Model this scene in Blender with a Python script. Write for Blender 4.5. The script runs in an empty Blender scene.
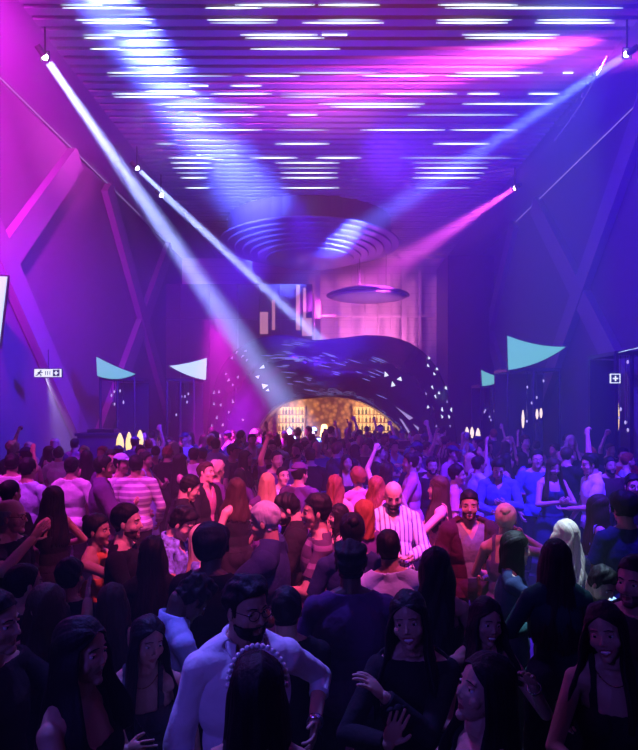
import bpy, math, random
import numpy as np
from mathutils import Vector, Matrix
from mathutils.bvhtree import BVHTree
SC = bpy.context.scene
COL = SC.collection
F = 600.0; VX = 330.0; VY = 402.0; HC = 2.45     # focal length in pixels, vanishing point, camera height
def P3(px, py, d): return np.array([(px-VX)/F*d, d, HC+(VY-py)/F*d])
sn, cs, PI = math.sin, math.cos, math.pi
# ------------------------------------------------------------------ materials
MATS = {}
def new_mat(name):
    m = bpy.data.materials.new(name); m.use_nodes = True
    return m, m.node_tree, m.node_tree.nodes['Principled BSDF']
def mat(name, col, rough=.6, metal=0, spec=.5, bump=0, bscale=40, var=0, vscale=8, sheen=0, coat=0, stripes=None, trans=0, emit=None, es=0, stretch=(1,1,1)):
    if name in MATS: return MATS[name]
    m, nt, b = new_mat(name); L = nt.links
    b.inputs['Base Color'].default_value = (*col, 1); b.inputs['Roughness'].default_value = rough
    b.inputs['Metallic'].default_value = metal; b.inputs['Specular IOR Level'].default_value = spec
    b.inputs['Sheen Weight'].default_value = sheen; b.inputs['Coat Weight'].default_value = coat
    b.inputs['Transmission Weight'].default_value = trans
    tc = nt.nodes.new('ShaderNodeTexCoord')
    mp = nt.nodes.new('ShaderNodeMapping'); mp.inputs['Scale'].default_value = stretch; L.new(tc.outputs['Object'], mp.inputs[0])
    src = None
    if stripes:
        c2, sc, axis, wid = stripes
        sp = nt.nodes.new('ShaderNodeSeparateXYZ'); L.new(tc.outputs['Object'], sp.inputs[0])
        mu = nt.nodes.new('ShaderNodeMath'); mu.operation = 'MULTIPLY'; mu.inputs[1].default_value = sc; L.new(sp.outputs[axis], mu.inputs[0])
        fr = nt.nodes.new('ShaderNodeMath'); fr.operation = 'FRACT'; L.new(mu.outputs[0], fr.inputs[0])
        gt = nt.nodes.new('ShaderNodeMath'); gt.operation = 'LESS_THAN'; gt.inputs[1].default_value = wid; L.new(fr.outputs[0], gt.inputs[0])
        mx = nt.nodes.new('ShaderNodeMix'); mx.data_type = 'RGBA'; L.new(gt.outputs[0], mx.inputs[0])
        mx.inputs[6].default_value = (*col, 1); mx.inputs[7].default_value = (*c2, 1); src = mx.outputs[2]
        L.new(src, b.inputs['Base Color'])
    if var:
        n = nt.nodes.new('ShaderNodeTexNoise'); n.inputs['Scale'].default_value = vscale; n.inputs['Detail'].default_value = 4; L.new(mp.outputs[0], n.inputs['Vector'])
        r = nt.nodes.new('ShaderNodeMapRange'); r.inputs[1].default_value = .3; r.inputs[2].default_value = .7
        r.inputs[3].default_value = 1-var; r.inputs[4].default_value = 1+var; L.new(n.outputs['Fac'], r.inputs[0])
        v = nt.nodes.new('ShaderNodeVectorMath'); v.operation = 'SCALE'; L.new(r.outputs[0], v.inputs['Scale'])
        if src: L.new(src, v.inputs[0])
        else: v.inputs[0].default_value = col
        L.new(v.outputs[0], b.inputs['Base Color'])
    if bump:
        n = nt.nodes.new('ShaderNodeTexNoise'); n.inputs['Scale'].default_value = bscale; n.inputs['Detail'].default_value = 3; L.new(mp.outputs[0], n.inputs['Vector'])
        bp = nt.nodes.new('ShaderNodeBump'); bp.inputs['Strength'].default_value = bump; bp.inputs['Distance'].default_value = .02
        L.new(n.outputs['Fac'], bp.inputs['Height']); L.new(bp.outputs[0], b.inputs['Normal'])
    if emit:
        b.inputs['Emission Color'].default_value = (*emit, 1); b.inputs['Emission Strength'].default_value = es
        m.cycles.emission_sampling = 'NONE' if es < 50 else 'AUTO'
    MATS[name] = m
    return m
def emat(name, col, s, sample=False):
    m = mat(name, (.05,.05,.05), emit=col, es=s); m.cycles.emission_sampling = 'FRONT' if sample else 'NONE'; return m
# ------------------------------------------------------------------ mesh helpers
def mobj(name, V, Fc, mats, parent=None, mi=None, smooth=True):
    me = bpy.data.meshes.new(name)
    me.from_pydata([tuple(map(float, v)) for v in V] if not isinstance(V, np.ndarray) else V.tolist(), [], Fc.tolist() if isinstance(Fc, np.ndarray) else Fc)
    if not isinstance(mats, (list, tuple)): mats = [mats]
    for m in mats: me.materials.append(m)
    if mi is not None: me.polygons.foreach_set('material_index', np.asarray(mi, dtype=np.int32))
    if smooth: me.polygons.foreach_set('use_smooth', np.ones(len(me.polygons), dtype=bool))
    me.update()
    o = bpy.data.objects.new(name, me); COL.objects.link(o)
    if parent: o.parent = parent
    return o
def empty(name, loc=(0,0,0), rz=0):
    o = bpy.data.objects.new(name, None); COL.objects.link(o); o.location = loc; o.rotation_euler = (0,0,rz); o.empty_display_size = .1
    return o
def tag(o, label, cat, group=None, kind=None):
    if label: o['label'] = label
    if cat: o['category'] = cat
    if group: o['group'] = group
    if kind: o['kind'] = kind
    return o
def struct(o): o['kind'] = 'structure'; return o
class MB:
    def __init__(s): s.V = []; s.F = []; s.M = []
    def add(s, V, Fc, m=0):
        k = len(s.V); s.V += [tuple(map(float, v)) for v in V]; s.F += [tuple(int(i)+k for i in f) for f in Fc]; s.M += [m]*len(Fc); return s
    def box(s, x0, x1, y0, y1, z0, z1, m=0):
        V = [(x,y,z) for x in (x0,x1) for y in (y0,y1) for z in (z0,z1)]
        return s.add(V, [(0,1,3,2),(4,6,7,5),(0,4,5,1),(2,3,7,6),(0,2,6,4),(1,5,7,3)], m)
    def bar(s, a, b, w, t, up=(0,0,1), m=0):          # box beam from a to b, w across, t thick
        a = Vector(a); b = Vector(b); d = (b-a).normalized(); sd = d.cross(Vector(up)).normalized(); u = sd.cross(d)
        V = [p+sd*(w/2*i)+u*(t/2*j) for p in (a,b) for i,j in ((-1,-1),(1,-1),(1,1),(-1,1))]
        return s.add(V, [(3,2,1,0),(4,5,6,7),(0,1,5,4),(1,2,6,5),(2,3,7,6),(3,0,4,7)], m)
    def tube(s, a, b, r0, r1=None, n=10, m=0):
        V, Fc = capsule(a, b, r0, r0 if r1 is None else r1, n, 99, 1); return s.add(V, Fc, m)
    def lathe(s, prof, c=(0,0,0), n=24, m=0, sx=1, sy=1):
        V = []; Fc = []
        for r,z in prof:
            for i in range(n): V.append((c[0]+r*sx*cs(2*PI*i/n), c[1]+r*sy*sn(2*PI*i/n), c[2]+z))
        for j in range(len(prof)-1):
            for i in range(n): Fc.append((j*n+i, j*n+(i+1)%n, (j+1)*n+(i+1)%n, (j+1)*n+i))
        Fc.append(tuple(range(n))[::-1]); Fc.append(tuple((len(prof)-1)*n+i for i in range(n)))
        return s.add(V, Fc, m)
    def prism(s, pts, ax, ay, o, thick, m=0):             # polygon pts in plane (ax, ay) at o, extruded along the normal
        ax = Vector(ax); ay = Vector(ay); n = ax.cross(ay).normalized(); o = Vector(o); k = len(pts)
        V = [o+ax*p[0]+ay*p[1]+n*t for t in (0,thick) for p in pts]
        Fc = [tuple(range(k))[::-1], tuple(range(k,2*k))]+[(i,(i+1)%k,k+(i+1)%k,k+i) for i in range(k)]
        return s.add(V, Fc, m)
    def build(s, name, mats, parent=None, smooth=False): return mobj(name, s.V, s.F, mats, parent, s.M, smooth)
def frame_of(d):
    d = np.asarray(d, float); d = d/np.linalg.norm(d)
    a = np.array([0,0,1.]) if abs(d[2]) < .9 else np.array([1.,0,0])
    u = np.cross(a, d); u /= np.linalg.norm(u); v = np.cross(d, u)
    return u, v, d
def capsule(a, b, r0, r1, n=14, step=.02, caps=3):
    a = np.asarray(a, float); b = np.asarray(b, float); L = np.linalg.norm(b-a)
    if L < 1e-6: b = a+np.array([0,0,1e-4]); L = 1e-4
    u, v, d = frame_of(b-a); rows = []
    for k in range(caps, 0, -1):
        t = k/(caps)*PI/2; rows.append((-r0*sn(t), max(r0*cs(t), r0*.02)) if caps > 1 else (0, r0*.001 if k == 1 else r0))
    m = max(1, int(L/step))
    for k in range(m+1): rows.append((L*k/m, r0+(r1-r0)*k/m))
    for k in range(1, caps+1):
        t = k/caps*PI/2; rows.append((L+r1*sn(t), max(r1*cs(t), r1*.02)) if caps > 1 else (L, r1*.001))
    ang = np.arange(n)*2*PI/n; V = []
    for z, r in rows: V.append(a+d*z+r*(np.cos(ang)[:,None]*u+np.sin(ang)[:,None]*v))
    V = np.vstack(V); R = len(rows); Fc = []
    for j in range(R-1):
        for i in range(n): Fc.append((j*n+i, j*n+(i+1)%n, (j+1)*n+(i+1)%n, (j+1)*n+i))
    Fc.append(tuple(range(n))[::-1]); Fc.append(tuple((R-1)*n+i for i in range(n)))
    return V, Fc
def ellipsoid(c, r, R=None, n=18, m=12):
    V = []; Fc = []
    for j in range(m+1):
        t = PI*j/m; t = min(max(t, .03), PI-.03)
        for i in range(n): V.append((sn(t)*cs(2*PI*i/n), sn(t)*sn(2*PI*i/n), cs(t)))
    V = np.array(V)*np.asarray(r)
    if R is not None: V = V@np.asarray(R).T
    V = V+np.asarray(c)
    for j in range(m):
        for i in range(n): Fc.append(((j+1)*n+i, (j+1)*n+(i+1)%n, j*n+(i+1)%n, j*n+i))
    Fc.append(tuple(range(n))); Fc.append(tuple(m*n+i for i in range(n))[::-1])
    return V, Fc
def remesh(V, Fc, voxel, it=3):
    me = bpy.data.meshes.new('t'); me.from_pydata(V.tolist(), [], Fc); o = bpy.data.objects.new('t', me); COL.objects.link(o)
    r = o.modifiers.new('r', 'REMESH'); r.mode = 'VOXEL'; r.voxel_size = voxel; r.adaptivity = 0
    if it: s = o.modifiers.new('s', 'SMOOTH'); s.factor = .5; s.iterations = it
    dg = bpy.context.evaluated_depsgraph_get(); ev = o.evaluated_get(dg); m = ev.to_mesh()
    n = len(m.vertices); W = np.empty(n*3); m.vertices.foreach_get('co', W); W = W.reshape(-1,3)
    q = len(m.polygons); tot = np.empty(q, dtype=np.int32); m.polygons.foreach_get('loop_total', tot)
    lv = np.empty(len(m.loops), dtype=np.int32); m.loops.foreach_get('vertex_index', lv)
    if (tot == 4).all(): FF = lv.reshape(-1,4)
    else:
        st = np.concatenate([[0], np.cumsum(tot)[:-1]]); FF = np.array([lv[a:a+4] if k == 4 else np.append(lv[a:a+3], lv[a+2]) for a,k in zip(st,tot)])
    ev.to_mesh_clear(); bpy.data.objects.remove(o); bpy.data.meshes.remove(me)
    return W, FF
def vnormals(V, FF):
    n = np.cross(V[FF[:,2]]-V[FF[:,0]], V[FF[:,3]]-V[FF[:,1]]); N = np.zeros_like(V)
    for k in range(4): np.add.at(N, FF[:,k], n)
    return N/np.maximum(np.linalg.norm(N, axis=1), 1e-9)[:,None]
def vnoise(P, s, seed=0):                                   # cheap smooth pseudo noise in [-1, 1]
    r = np.random.RandomState(seed); o = np.zeros(len(P))
    for k in range(4):
        w = r.normal(size=3); w *= s*(.7+.35*k)/np.linalg.norm(w); o += np.sin(P@w+r.uniform(0,6.28))
    return o/2.6
def shell(V, FF, N, mask, off, smooth_b=5, drape=0):
    """the faces inside mask, pushed out by off and closed down to the skin at their rim"""
    sel = mask[FF].sum(1) >= 3; G = FF[sel]
    if len(G) == 0: return None
    used = np.unique(G); mp = -np.ones(len(V), dtype=int); mp[used] = np.arange(len(used)); G = mp[G]
    W = V[used]+N[used]*off[used][:,None]; base = V[used]-N[used]*.004
    if drape:                                  # let the cloth hang over hollows instead of following them
        e0 = np.concatenate([G[:,0],G[:,1],G[:,2],G[:,3]]); e1 = np.concatenate([G[:,1],G[:,2],G[:,3],G[:,0]]); cnt = np.maximum(np.bincount(np.concatenate([e0,e1]), minlength=len(W)), 1)[:,None]
        W0 = W.copy(); Nu = N[used]
        for _ in range(drape):
            A = np.zeros_like(W); np.add.at(A, e0, W[e1]); np.add.at(A, e1, W[e0]); W = .35*W+.65*A/cnt
        dd = ((W-V[used])*Nu).sum(1); W = W+Nu*np.clip(.006-dd, 0, None)[:,None]
    E = np.concatenate([G[:,[0,1]],G[:,[1,2]],G[:,[2,3]],G[:,[3,0]]]); E = E[E[:,0] != E[:,1]]
    key = set(map(tuple, E.tolist())); B = [(a,b) for a,b in key if (b,a) not in key]
    nb = {}
    for a,b in B: nb.setdefault(a, []).append(b); nb.setdefault(b, []).append(a)
    ids = np.array(list(nb.keys()), dtype=int)
    for _ in range(smooth_b):
        Wn = np.array([W[nb[i]].mean(0) for i in ids]) if len(ids) else None; Bn = np.array([base[nb[i]].mean(0) for i in ids]) if len(ids) else None
        if len(ids): W[ids] = .5*W[ids]+.5*Wn; base[ids] = .5*base[ids]+.5*Bn
    k = len(W); m2 = {int(i): k+j for j,i in enumerate(ids)}
    W = np.vstack([W, base[ids]]) if len(ids) else W
    S = np.array([(b,a,m2[a],m2[b]) for a,b in B], dtype=int).reshape(-1,4)
    return W, np.vstack([G, S])
def Rx(a): c,s = cs(a),sn(a); return np.array([[1,0,0],[0,c,-s],[0,s,c]])
def Ry(a): c,s = cs(a),sn(a); return np.array([[c,0,s],[0,1,0],[-s,0,c]])
def Rz(a): c,s = cs(a),sn(a); return np.array([[c,-s,0],[s,c,0],[0,0,1]])
D = math.radians
# ------------------------------------------------------------------ people
SKINS = {'l': (.62,.40,.30), 'm': (.46,.27,.19), 't': (.33,.18,.12), 'd': (.10,.055,.04)}
def skin(k): return mat('skin_'+k, SKINS[k], rough=.5, spec=.45, bump=.08, bscale=60)
def lips(k): c = SKINS[k]; return mat('lips_'+k, (c[0]*.75, c[1]*.35, c[2]*.4), rough=.35)
HC_ = {'black': (.005,.004,.005), 'brown': (.045,.022,.013), 'red': (.22,.06,.025), 'blonde': (.45,.30,.15), 'grey': (.40,.40,.42), 'fair': (.62,.50,.36)}
def hairm(k): return mat('hair_'+k, HC_[k], rough=.6, spec=.22, bump=.4, bscale=55, stretch=(1,1,.12))
CL = {'white': (.75,.75,.78), 'black': (.012,.012,.014), 'navy': (.02,.03,.09), 'blue': (.10,.18,.50), 'lightblue': (.45,.58,.80), 'purple': (.10,.035,.15), 'maroon': (.05,.010,.022),
      'peach': (.75,.38,.28), 'grey': (.20,.20,.22), 'pink': (.60,.22,.35), 'teal': (.01,.045,.05), 'red': (.40,.03,.03), 'silver': (.5,.5,.55), 'cream': (.65,.58,.48), 'charcoal': (.05,.05,.06), 'orange': (.6,.18,.05)}
def cloth(k):
    if k == 'hstripe': return mat('cloth_hstripe', (.42,.30,.50), rough=.85, bump=.3, bscale=12, stripes=((.85,.85,.88),14,2,.4))
    if k == 'vstripe': return mat('cloth_vstripe', (.80,.80,.83), rough=.8, bump=.3, bscale=12, stripes=((.13,.13,.28),24,0,.32))
    if k == 'pattern': return mat('cloth_pattern', (.14,.22,.55), rough=.8, bump=.2, var=.9, vscale=28)
    if k == 'polostripe': return mat('cloth_polostripe', (.06,.03,.07), rough=.85, bump=.3, bscale=12, stripes=((.22,.12,.22),9,2,.3))
    if k == 'sequin': return mat('cloth_sequin', (.3,.3,.36), rough=.25, metal=.8, bump=1, bscale=90)
    return mat('cloth_'+k, CL[k], rough=.9, spec=.2, bump=.6, bscale=14)
def M_(n):
    return {'eyew': lambda: mat('eye_white', (.75,.74,.72), rough=.15), 'iris': lambda: mat('iris', (.02,.012,.008), rough=.1),
            'teeth': lambda: mat('teeth', (.85,.83,.78), rough=.2), 'denim': lambda: mat('denim', (.03,.05,.12), rough=.9, bump=.3),
            'shoe': lambda: mat('shoe_leather', (.02,.018,.018), rough=.4), 'gold': lambda: mat('gold', (.8,.55,.2), rough=.2, metal=1),
            'silver': lambda: mat('silver', (.8,.8,.85), rough=.2, metal=1), 'pearl': lambda: mat('pearl', (.85,.83,.80), rough=.15, coat=1),
            'frame': lambda: mat('glasses_frame', (.01,.01,.01), rough=.2)}[n]()
def warp(P, c, r, g):
    v = P-c; d = np.maximum(np.linalg.norm(v, axis=-1, keepdims=True), 1e-9); return c+v*np.where(d < r, g, (d+r*(g-1))/d)
def unwarp(P, c, r, g):
    v = P-c; d = np.maximum(np.linalg.norm(v, axis=-1, keepdims=True), 1e-9); return c+v*np.where(d < r*g, 1/g, (d-r*(g-1))/d)
ARMS = {  # wrist target in the torso frame for the right side (x outward), elbow hint, palm normal, curl
 'down': ((.27,.03,.86), (.4,-.6,-.3), (-1,0,0), .35), 'relax': ((.24,.16,.92), (.6,-.6,-.2), (-1,0,0), .4),
 'front': ((.07,.30,1.10), (.8,-.2,-.6), (0,.1,1), .45), 'phone': ((.06,.30,1.20), (.7,-.1,-.8), (0,-1,.3), .5),
 'drink': ((.12,.28,1.27), (.8,-.1,-.8), (-1,0,.1), .6), 'up': ((.26,.12,1.84), (.8,.1,-.2), (0,1,0), .2),
 'fist': ((.20,.16,1.88), (.8,.2,-.2), (0,1,0), .95), 'head': ((.14,.02,1.72), (1,.2,.1), (-1,0,0), .35),
 'clap': ((.05,.33,1.26), (.9,-.1,-.5), (-1,0,0), .05), 'wave': ((.24,.26,1.50), (.9,-.1,-.6), (0,1,.1), .05),
 'cross': ((-.05,.24,1.22), (.8,.2,-.5), (0,-1,0), .4), 'out': ((.42,.30,1.25), (.3,-.5,-.6), (0,0,-1), .2),
 'neck': ((.12,.16,1.46), (.8,.1,-.6), (-.5,-1,0), .4), 'hug': ((.10,.42,1.38), (1,0,-.1), (-.6,-1,0), .4), 'point': ((.30,.42,1.28), (.5,-.3,-.7), (0,0,-1), .15)}
def make_person(s):
    """numpy parts of one standing figure, facing +Y, feet on z = 0, drawn for 1.75 m and scaled to s['h']"""
    g = s.get; fem = g('sex','m') == 'f'; vx = g('voxel', .015); H = g('h', 1.75); k = H/1.728; rng = np.random.RandomState(g('seed', 1))
    b = g('build', 1.0); piv = np.array([0,0,.98])
    Rt = Rz(D(g('twist',0)))@Ry(D(g('side',0)))@Rx(-D(g('lean',0)))
    T = lambda p: (np.asarray(p, float)-piv)@Rt.T+piv
    sw = (.150 if fem else .178)*(.5+.5*b); prims = []
    def cap(a, c, r0, r1, n=14, step=.022, t=True): prims.append(capsule(T(a) if t else a, T(c) if t else c, r0, r1, n, step))
    def ell(c, r, R=None, t=True, n=18, m=12):
        prims.append(ellipsoid(T(c), r, Rt if R is None else Rt@R, n, m) if t else ellipsoid(c, r, R, n, m))
    # trunk
    ell((0,-.005,.95), ((.160 if fem else .150)*b, .112*b, .13)); ell((0,0,1.08), ((.118 if fem else .138)*b, .095*b, .17))
    ell((0,0,1.26), ((.135 if fem else .165)*b, .108*b, .19)); cap((-sw*.72,0,1.395), (sw*.72,0,1.390), .058, .058)
    if g('belly'): ell((0,.05,1.10), (.15,.11,.14))
    for x in (-1,1):
        if fem: ell((x*.066,.072,1.25), (.060,.052,.062))
        else: ell((x*.060,.040,1.30), (.088,.050,.11))
        ell((x*.07,-.055,.93), (.085,.080,.09)); cap((x*sw*.70,-.012,1.415), (0,-.015,1.48), .043, .046)
    cap((0,-.02,1.38), (0,.002,1.57), .052 if fem else .060, .047 if fem else .056)
    # legs
    st = g('stance', .10); J = {}
    for x in (-1,1):
        hip = np.array([x*.085,0,.92]); kn = np.array([x*(.085+st*.25),.02+.015*x*rng.uniform(-1,1),.50]); an = np.array([x*(.085+st*.5),-.02,.085])
        cap(hip, kn, .088*b if fem else .086*b, .056, t=False); cap(kn, an, .055, .037, t=False); ell(kn*.65+an*.35+np.array([0,-.012,0]), (.050,.052,.11), None, False)
        cap(an+np.array([0,-.02,-.035]), an+np.array([x*.02,.155,-.05]), .038, .030, t=False); J['leg',x] = (hip,kn,an)
    # arms
    hands = {}
    for x, key in ((1,'armR'),(-1,'armL')):
        a = g(key,'relax'); a = ARMS[a] if isinstance(a, str) else a
        W = np.array(a[0], float)*np.array([x,1,1]); hint = np.array(a[1], float)*np.array([x,1,1]); pn = np.array(a[2], float)*np.array([x,1,1])
        S = np.array([x*sw,0,1.385]); l1, l2 = .285, .255; v = W-S; dd = np.linalg.norm(v)
        if dd > (l1+l2)*.985: v *= (l1+l2)*.985/dd; dd = np.linalg.norm(v); W = S+v
        if dd < .13: v *= .13/dd; dd = .13; W = S+v
        u = v/dd; c = (l1*l1-l2*l2+dd*dd)/(2*dd*l1); hp = hint-u*(hint@u); hp /= np.linalg.norm(hp)+1e-9
        E = S+u*l1*c+hp*l1*math.sqrt(max(0,1-c*c))
        r = .9 if fem else 1.05
        S, E, W, pn = T(S), T(E), T(W), pn@Rt.T
        prims.append(ellipsoid(S, (.047*r,.050*r,.052*r))); prims.append(capsule(S, E, .046*r, .037*r)); prims.append(capsule(E, W, .038*r, .025*r))
        f = (W-E)/np.linalg.norm(W-E)
        if len(a) > 4: f = f+np.array(a[4])*np.array([x,1,1]); f /= np.linalg.norm(f)
        z = -(pn-f*(pn@f)); z /= np.linalg.norm(z)+1e-9; xx = np.cross(f, z)
        Rh = np.stack([xx, f, z], 1); th = -x     # thumb side in hand axes
        cu = a[3]; hs = .92 if fem else 1.0; HX = lambda p: W+Rh@(np.array(p)*hs)
        prims.append(ellipsoid(HX((0,.048,0)), (.038*hs,.055*hs,.015*hs), Rh, 16, 10)); fr = max(.0082*hs, g('fr', 0))
        for i, (fx, fl) in enumerate(((-.030,.066),(-.010,.078),(.011,.074),(.031,.056))):
            fx2 = -fx*th; sp = fx2*(2.2 if cu < .2 else .8); base = np.array([fx2,.088-(.006 if i in (0,3) else 0),0]); p = base; ang = 0
            fl = fl if th else fl
            for seg in range(3):
                ang += cu*(1.15 if seg else .8); q = p+fl*(.45,.32,.23)[seg]*np.array([sp*1.6*cs(ang), cs(ang), -sn(ang)])
                prims.append(capsule(HX(p), HX(q), fr*(1-.08*seg), fr*(.95-.08*seg), 10, .01, 2)); p = q
        p0 = np.array([th*.024,.022,-.004]); p1 = p0+np.array([th*.028,.030,-.010]); p2 = p1+np.array([th*.012*(1-cu*1.2),.028,-.006-.016*cu])
        prims.append(capsule(HX(p0), HX(p1), fr*1.5, fr*1.15, 10, .01, 2)); prims.append(capsule(HX(p1), HX(p2), fr*1.15, fr*.95, 10, .01, 2))
        hands[x] = dict(W=W, E=E, S=S, R=Rh, c=HX((0,.085,0)), grip=HX((0,.085,-.035)))
    # head
    hs = g('head', 1.0)*(.96 if fem else 1.0)
    Rh = Rt@Rz(D(g('hyaw',0)))@Rx(-D(g('hpitch',0)))@Ry(D(g('hroll',0)))
    nk = T((0,.0,1.502)); hc = nk+Rh@np.array([0,.018,.105]); HT = lambda p: hc+Rh@(np.asarray(p)*hs)
    def he(c, r, n=26, m=16): prims.append(ellipsoid(HT(c), np.array(r)*hs, Rh, n, m))
    def hcap(a, c, r0, r1): prims.append(capsule(HT(a), HT(c), r0*hs, r1*hs, 12, .006))
    jw = .041 if fem else .052; bo = 0 if fem else 1
    he((0,-.014,.030), (.076,.096,.088)); he((0,.022,-.020), (.064,.068,.086)); he((0,.030,-.074), (jw,.050,.038)); he((0,.066,-.098), (.020 if fem else .026,.020,.018))
    for x in (-1,1):
        he((x*.040,.050,-.032), (.024,.024,.026)); he((x*.0765,-.004,-.012), (.007,.016,.027), 12, 8); hcap((x*.040,.066+.002*bo,.023), (x*.012,.073+.004*bo,.021), .008, .010)
        he((x*.009,.087,-.034), (.006,.008,.006), 10, 8)
    hcap((0,.078+.002*bo,.012), (0,.095+.005*bo,-.028-.002*bo), .006+.0015*bo, .0078+.0017*bo)
    sm = bool(g('smile')); lw = .027 if sm else .021; lz = .006 if sm else 0; up = .055 if sm else .061; lo = .080 if sm else .073
    hcap((-lw,.070,-.066+lz), (0,.0835,-up), .003, .0042); hcap((lw,.070,-.066+lz), (0,.0835,-up), .003, .0042); hcap((-lw,.069,-.068+lz), (0,.081,-lo), .003, .0048); hcap((lw,.069,-.068+lz), (0,.081,-lo), .003, .0048)
    hcap((0,-.02,-.07), (0,-.015,-.13), .052, .054)
    V = np.vstack([p[0] for p in prims]); Fc = []; kk = 0
    for pv, pf in prims: Fc += [tuple(i+kk for i in f) for f in pf]; kk += len(pv)
    hg = g('hg', 2.2); ws = [(hc, .155, hg)]; gh = max(1.0, min(6, vx/.0042)) if not g('fr') else max(1, vx/.009)
    for x in (1,-1):
        c = hands[x]['c']; 
        for w in ws: c = warp(c[None], *w)[0]
        ws.append((c, .115, gh))
    for w in ws: V = warp(V, *w)
    V, FF = remesh(V, Fc, vx, 3)
    for w in ws[::-1]: V = unwarp(V, *w)
    # face relief
    L = (V-hc)@Rh/hs; near = np.linalg.norm(L, axis=1) < .16; dv = np.zeros_like(V)
    for x in (-1,1):
        q = np.exp(-(((L[:,0]-x*.031)/.016)**2+((L[:,2]-.001)/.012)**2))*(L[:,1] > .03)*near; dv[:,1] -= q*.009
    V = V+(dv@Rh.T)*hs
    N = vnormals(V, FF); L = (V-hc)@Rh/hs; q = (V-piv)@Rt+piv
    def seg(a, c):
        d = c-a; t = np.clip(((V-a)@d)/(d@d), 0, 1); return np.linalg.norm(V-(a+t[:,None]*d), axis=1), t
    regs = [np.linalg.norm((L-np.array([0,.01,0]))/np.array([.9,1.1,1.25]), axis=1)-.085]
    dn,_ = seg(T((0,0,1.43)), T((0,0,1.54))); regs.append(dn-.055)
    dt,_ = seg(T((0,0,.98)), T((0,0,1.36))); d2,_ = seg(T((-sw*.8,0,1.38)), T((sw*.8,0,1.38))); regs.append(np.minimum(dt-.13, d2-.06)); TT = {}
    for x in (1,-1):
        h = hands[x]; d1,t1 = seg(h['S'], h['E']); d2,t2 = seg(h['E'], h['W']); d3,t3 = seg(h['W'], h['c']); regs += [d1-.045, d2-.032, d3-.03]; TT[x] = (t1,t2)
    dl = np.full(len(V), 9.); tl = np.zeros(len(V)); df = np.full(len(V), 9.)
    for x in (-1,1):
        a,c,e = J['leg',x]; d1,_ = seg(a, c); d2,_ = seg(c, e); d3,_ = seg(e+np.array([0,0,-.03]), e+np.array([x*.02,.16,-.05])); dl = np.minimum(dl, np.minimum(d1-.08, d2-.045)); df = np.minimum(df, d3-.036)
    regs += [dl, df]; reg = np.argmin(np.stack(regs), 0)           # 0 head 1 neck 2 torso 3-5 right arm 6-8 left arm 9 leg 10 foot
    torso = (reg == 2)|(reg == 1)|((reg == 9)&(V[:,2] > .80)); leg = (reg == 9)|((reg == 2)&(q[:,2] < 1.02))
    arm = np.full(len(V), 9.)
    for x, r0 in ((1,3),(-1,6)):
        arm[reg == r0] = TT[x][0][reg == r0]; arm[reg == r0+1] = 1+TT[x][1][reg == r0+1]
    # body materials: skin, lips
    lipm = near&(L[:,1] > .070)&(np.abs(L[:,0]) < lw+.001)&(np.abs(L[:,2]+(up+lo)/2-lz*(np.abs(L[:,0])/lw)**2) < ((lo-up)/2+.0045)*(1.05-(np.abs(L[:,0])/lw)**2*.8))
    sk = g('skin','m'); parts = []
    parts.append(('body', V, FF, [skin(sk), lips(sk)], (lipm[FF].sum(1) >= 3).astype(int), None))
    hm = hairm(g('hair_col','black')); detail = g('detail', 1)
    # ---- top
    top = g('top','tee'); tc = g('top_col','black'); wn = vnoise(q, 16, g('seed',1))+.6*vnoise(q, 38, g('seed',1)+7)
    def addshell(name, mask, off, m, lab=None, sb=5, dr=0):
        r = shell(V, FF, N, mask, off, sb, dr)
        if r: parts.append((name, r[0], r[1], m, None, lab))
    X, Y, Z = np.abs(q[:,0]), q[:,1], q[:,2]
    slv = {'tee': .72, 'polo': .68, 'shirt': 1.93, 'rolled': 1.45, 'jacket': 1.95, 'tank': -1, 'dress': -1, 'long': 1.95, 'strapless': -1, 'vest': -1, 'halter': -1}[top]
    if top in ('tee','long'): nl = Z < 1.475-.035*(Y > 0)
    elif top in ('shirt','rolled','polo','jacket'): nl = Z < np.where((Y > .02)&(X < (.10-.0)), 1.34+1.5*X+ (.0 if top != 'polo' else .05), 1.49)
    elif top in ('tank','dress','vest'): nl = (Z < np.where(Y > 0, 1.30, 1.30))|((X > .068)&(X < .096)&(reg != 0))
    elif top == 'halter': nl = (Z < 1.28)|((X < .05+(1.45-Z)*.3)&(Y > 0)&(Z < 1.45))
    else: nl = Z < 1.29
    hemz = .86 if top in ('tee','shirt','rolled','polo','long','jacket') else .98
    loose = (.003 if fem else .007)+(.012 if top in ('jacket',) else 0)
    off = .009+loose*(1+np.clip(1.25-Z,0,.3)*2.2)+wn*(.0065 if not fem else .002)
    mk = ((torso&nl&(Z > hemz))|(arm < slv))&(reg != 0)
    if top in ('shirt','rolled','tee','long','jacket','polo'): mk |= ((reg == 1)&nl)
    if top == 'jacket':
        drp = int(np.clip((.045/vx)**2*.7, 3, 26)); addshell('shirt', torso&nl&(Z > .9), np.full(len(V), .008), cloth(g('under','white')), None, 5, drp)
        jm = mk&~((Y > .02)&(X < .035+np.clip(Z-1.05,0,.5)*.20)); addshell('jacket', jm, off+.010, cloth(tc), None, 5, drp)
    else: addshell({'tee':'t_shirt','polo':'polo_shirt','shirt':'shirt','rolled':'shirt','long':'top','tank':'tank_top','dress':'dress','strapless':'top','vest':'vest','halter':'top'}[top], mk, off, cloth(tc), None, 5, int(np.clip((.045/vx)**2*(.25 if fem else .7), 2, 26)))
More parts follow.
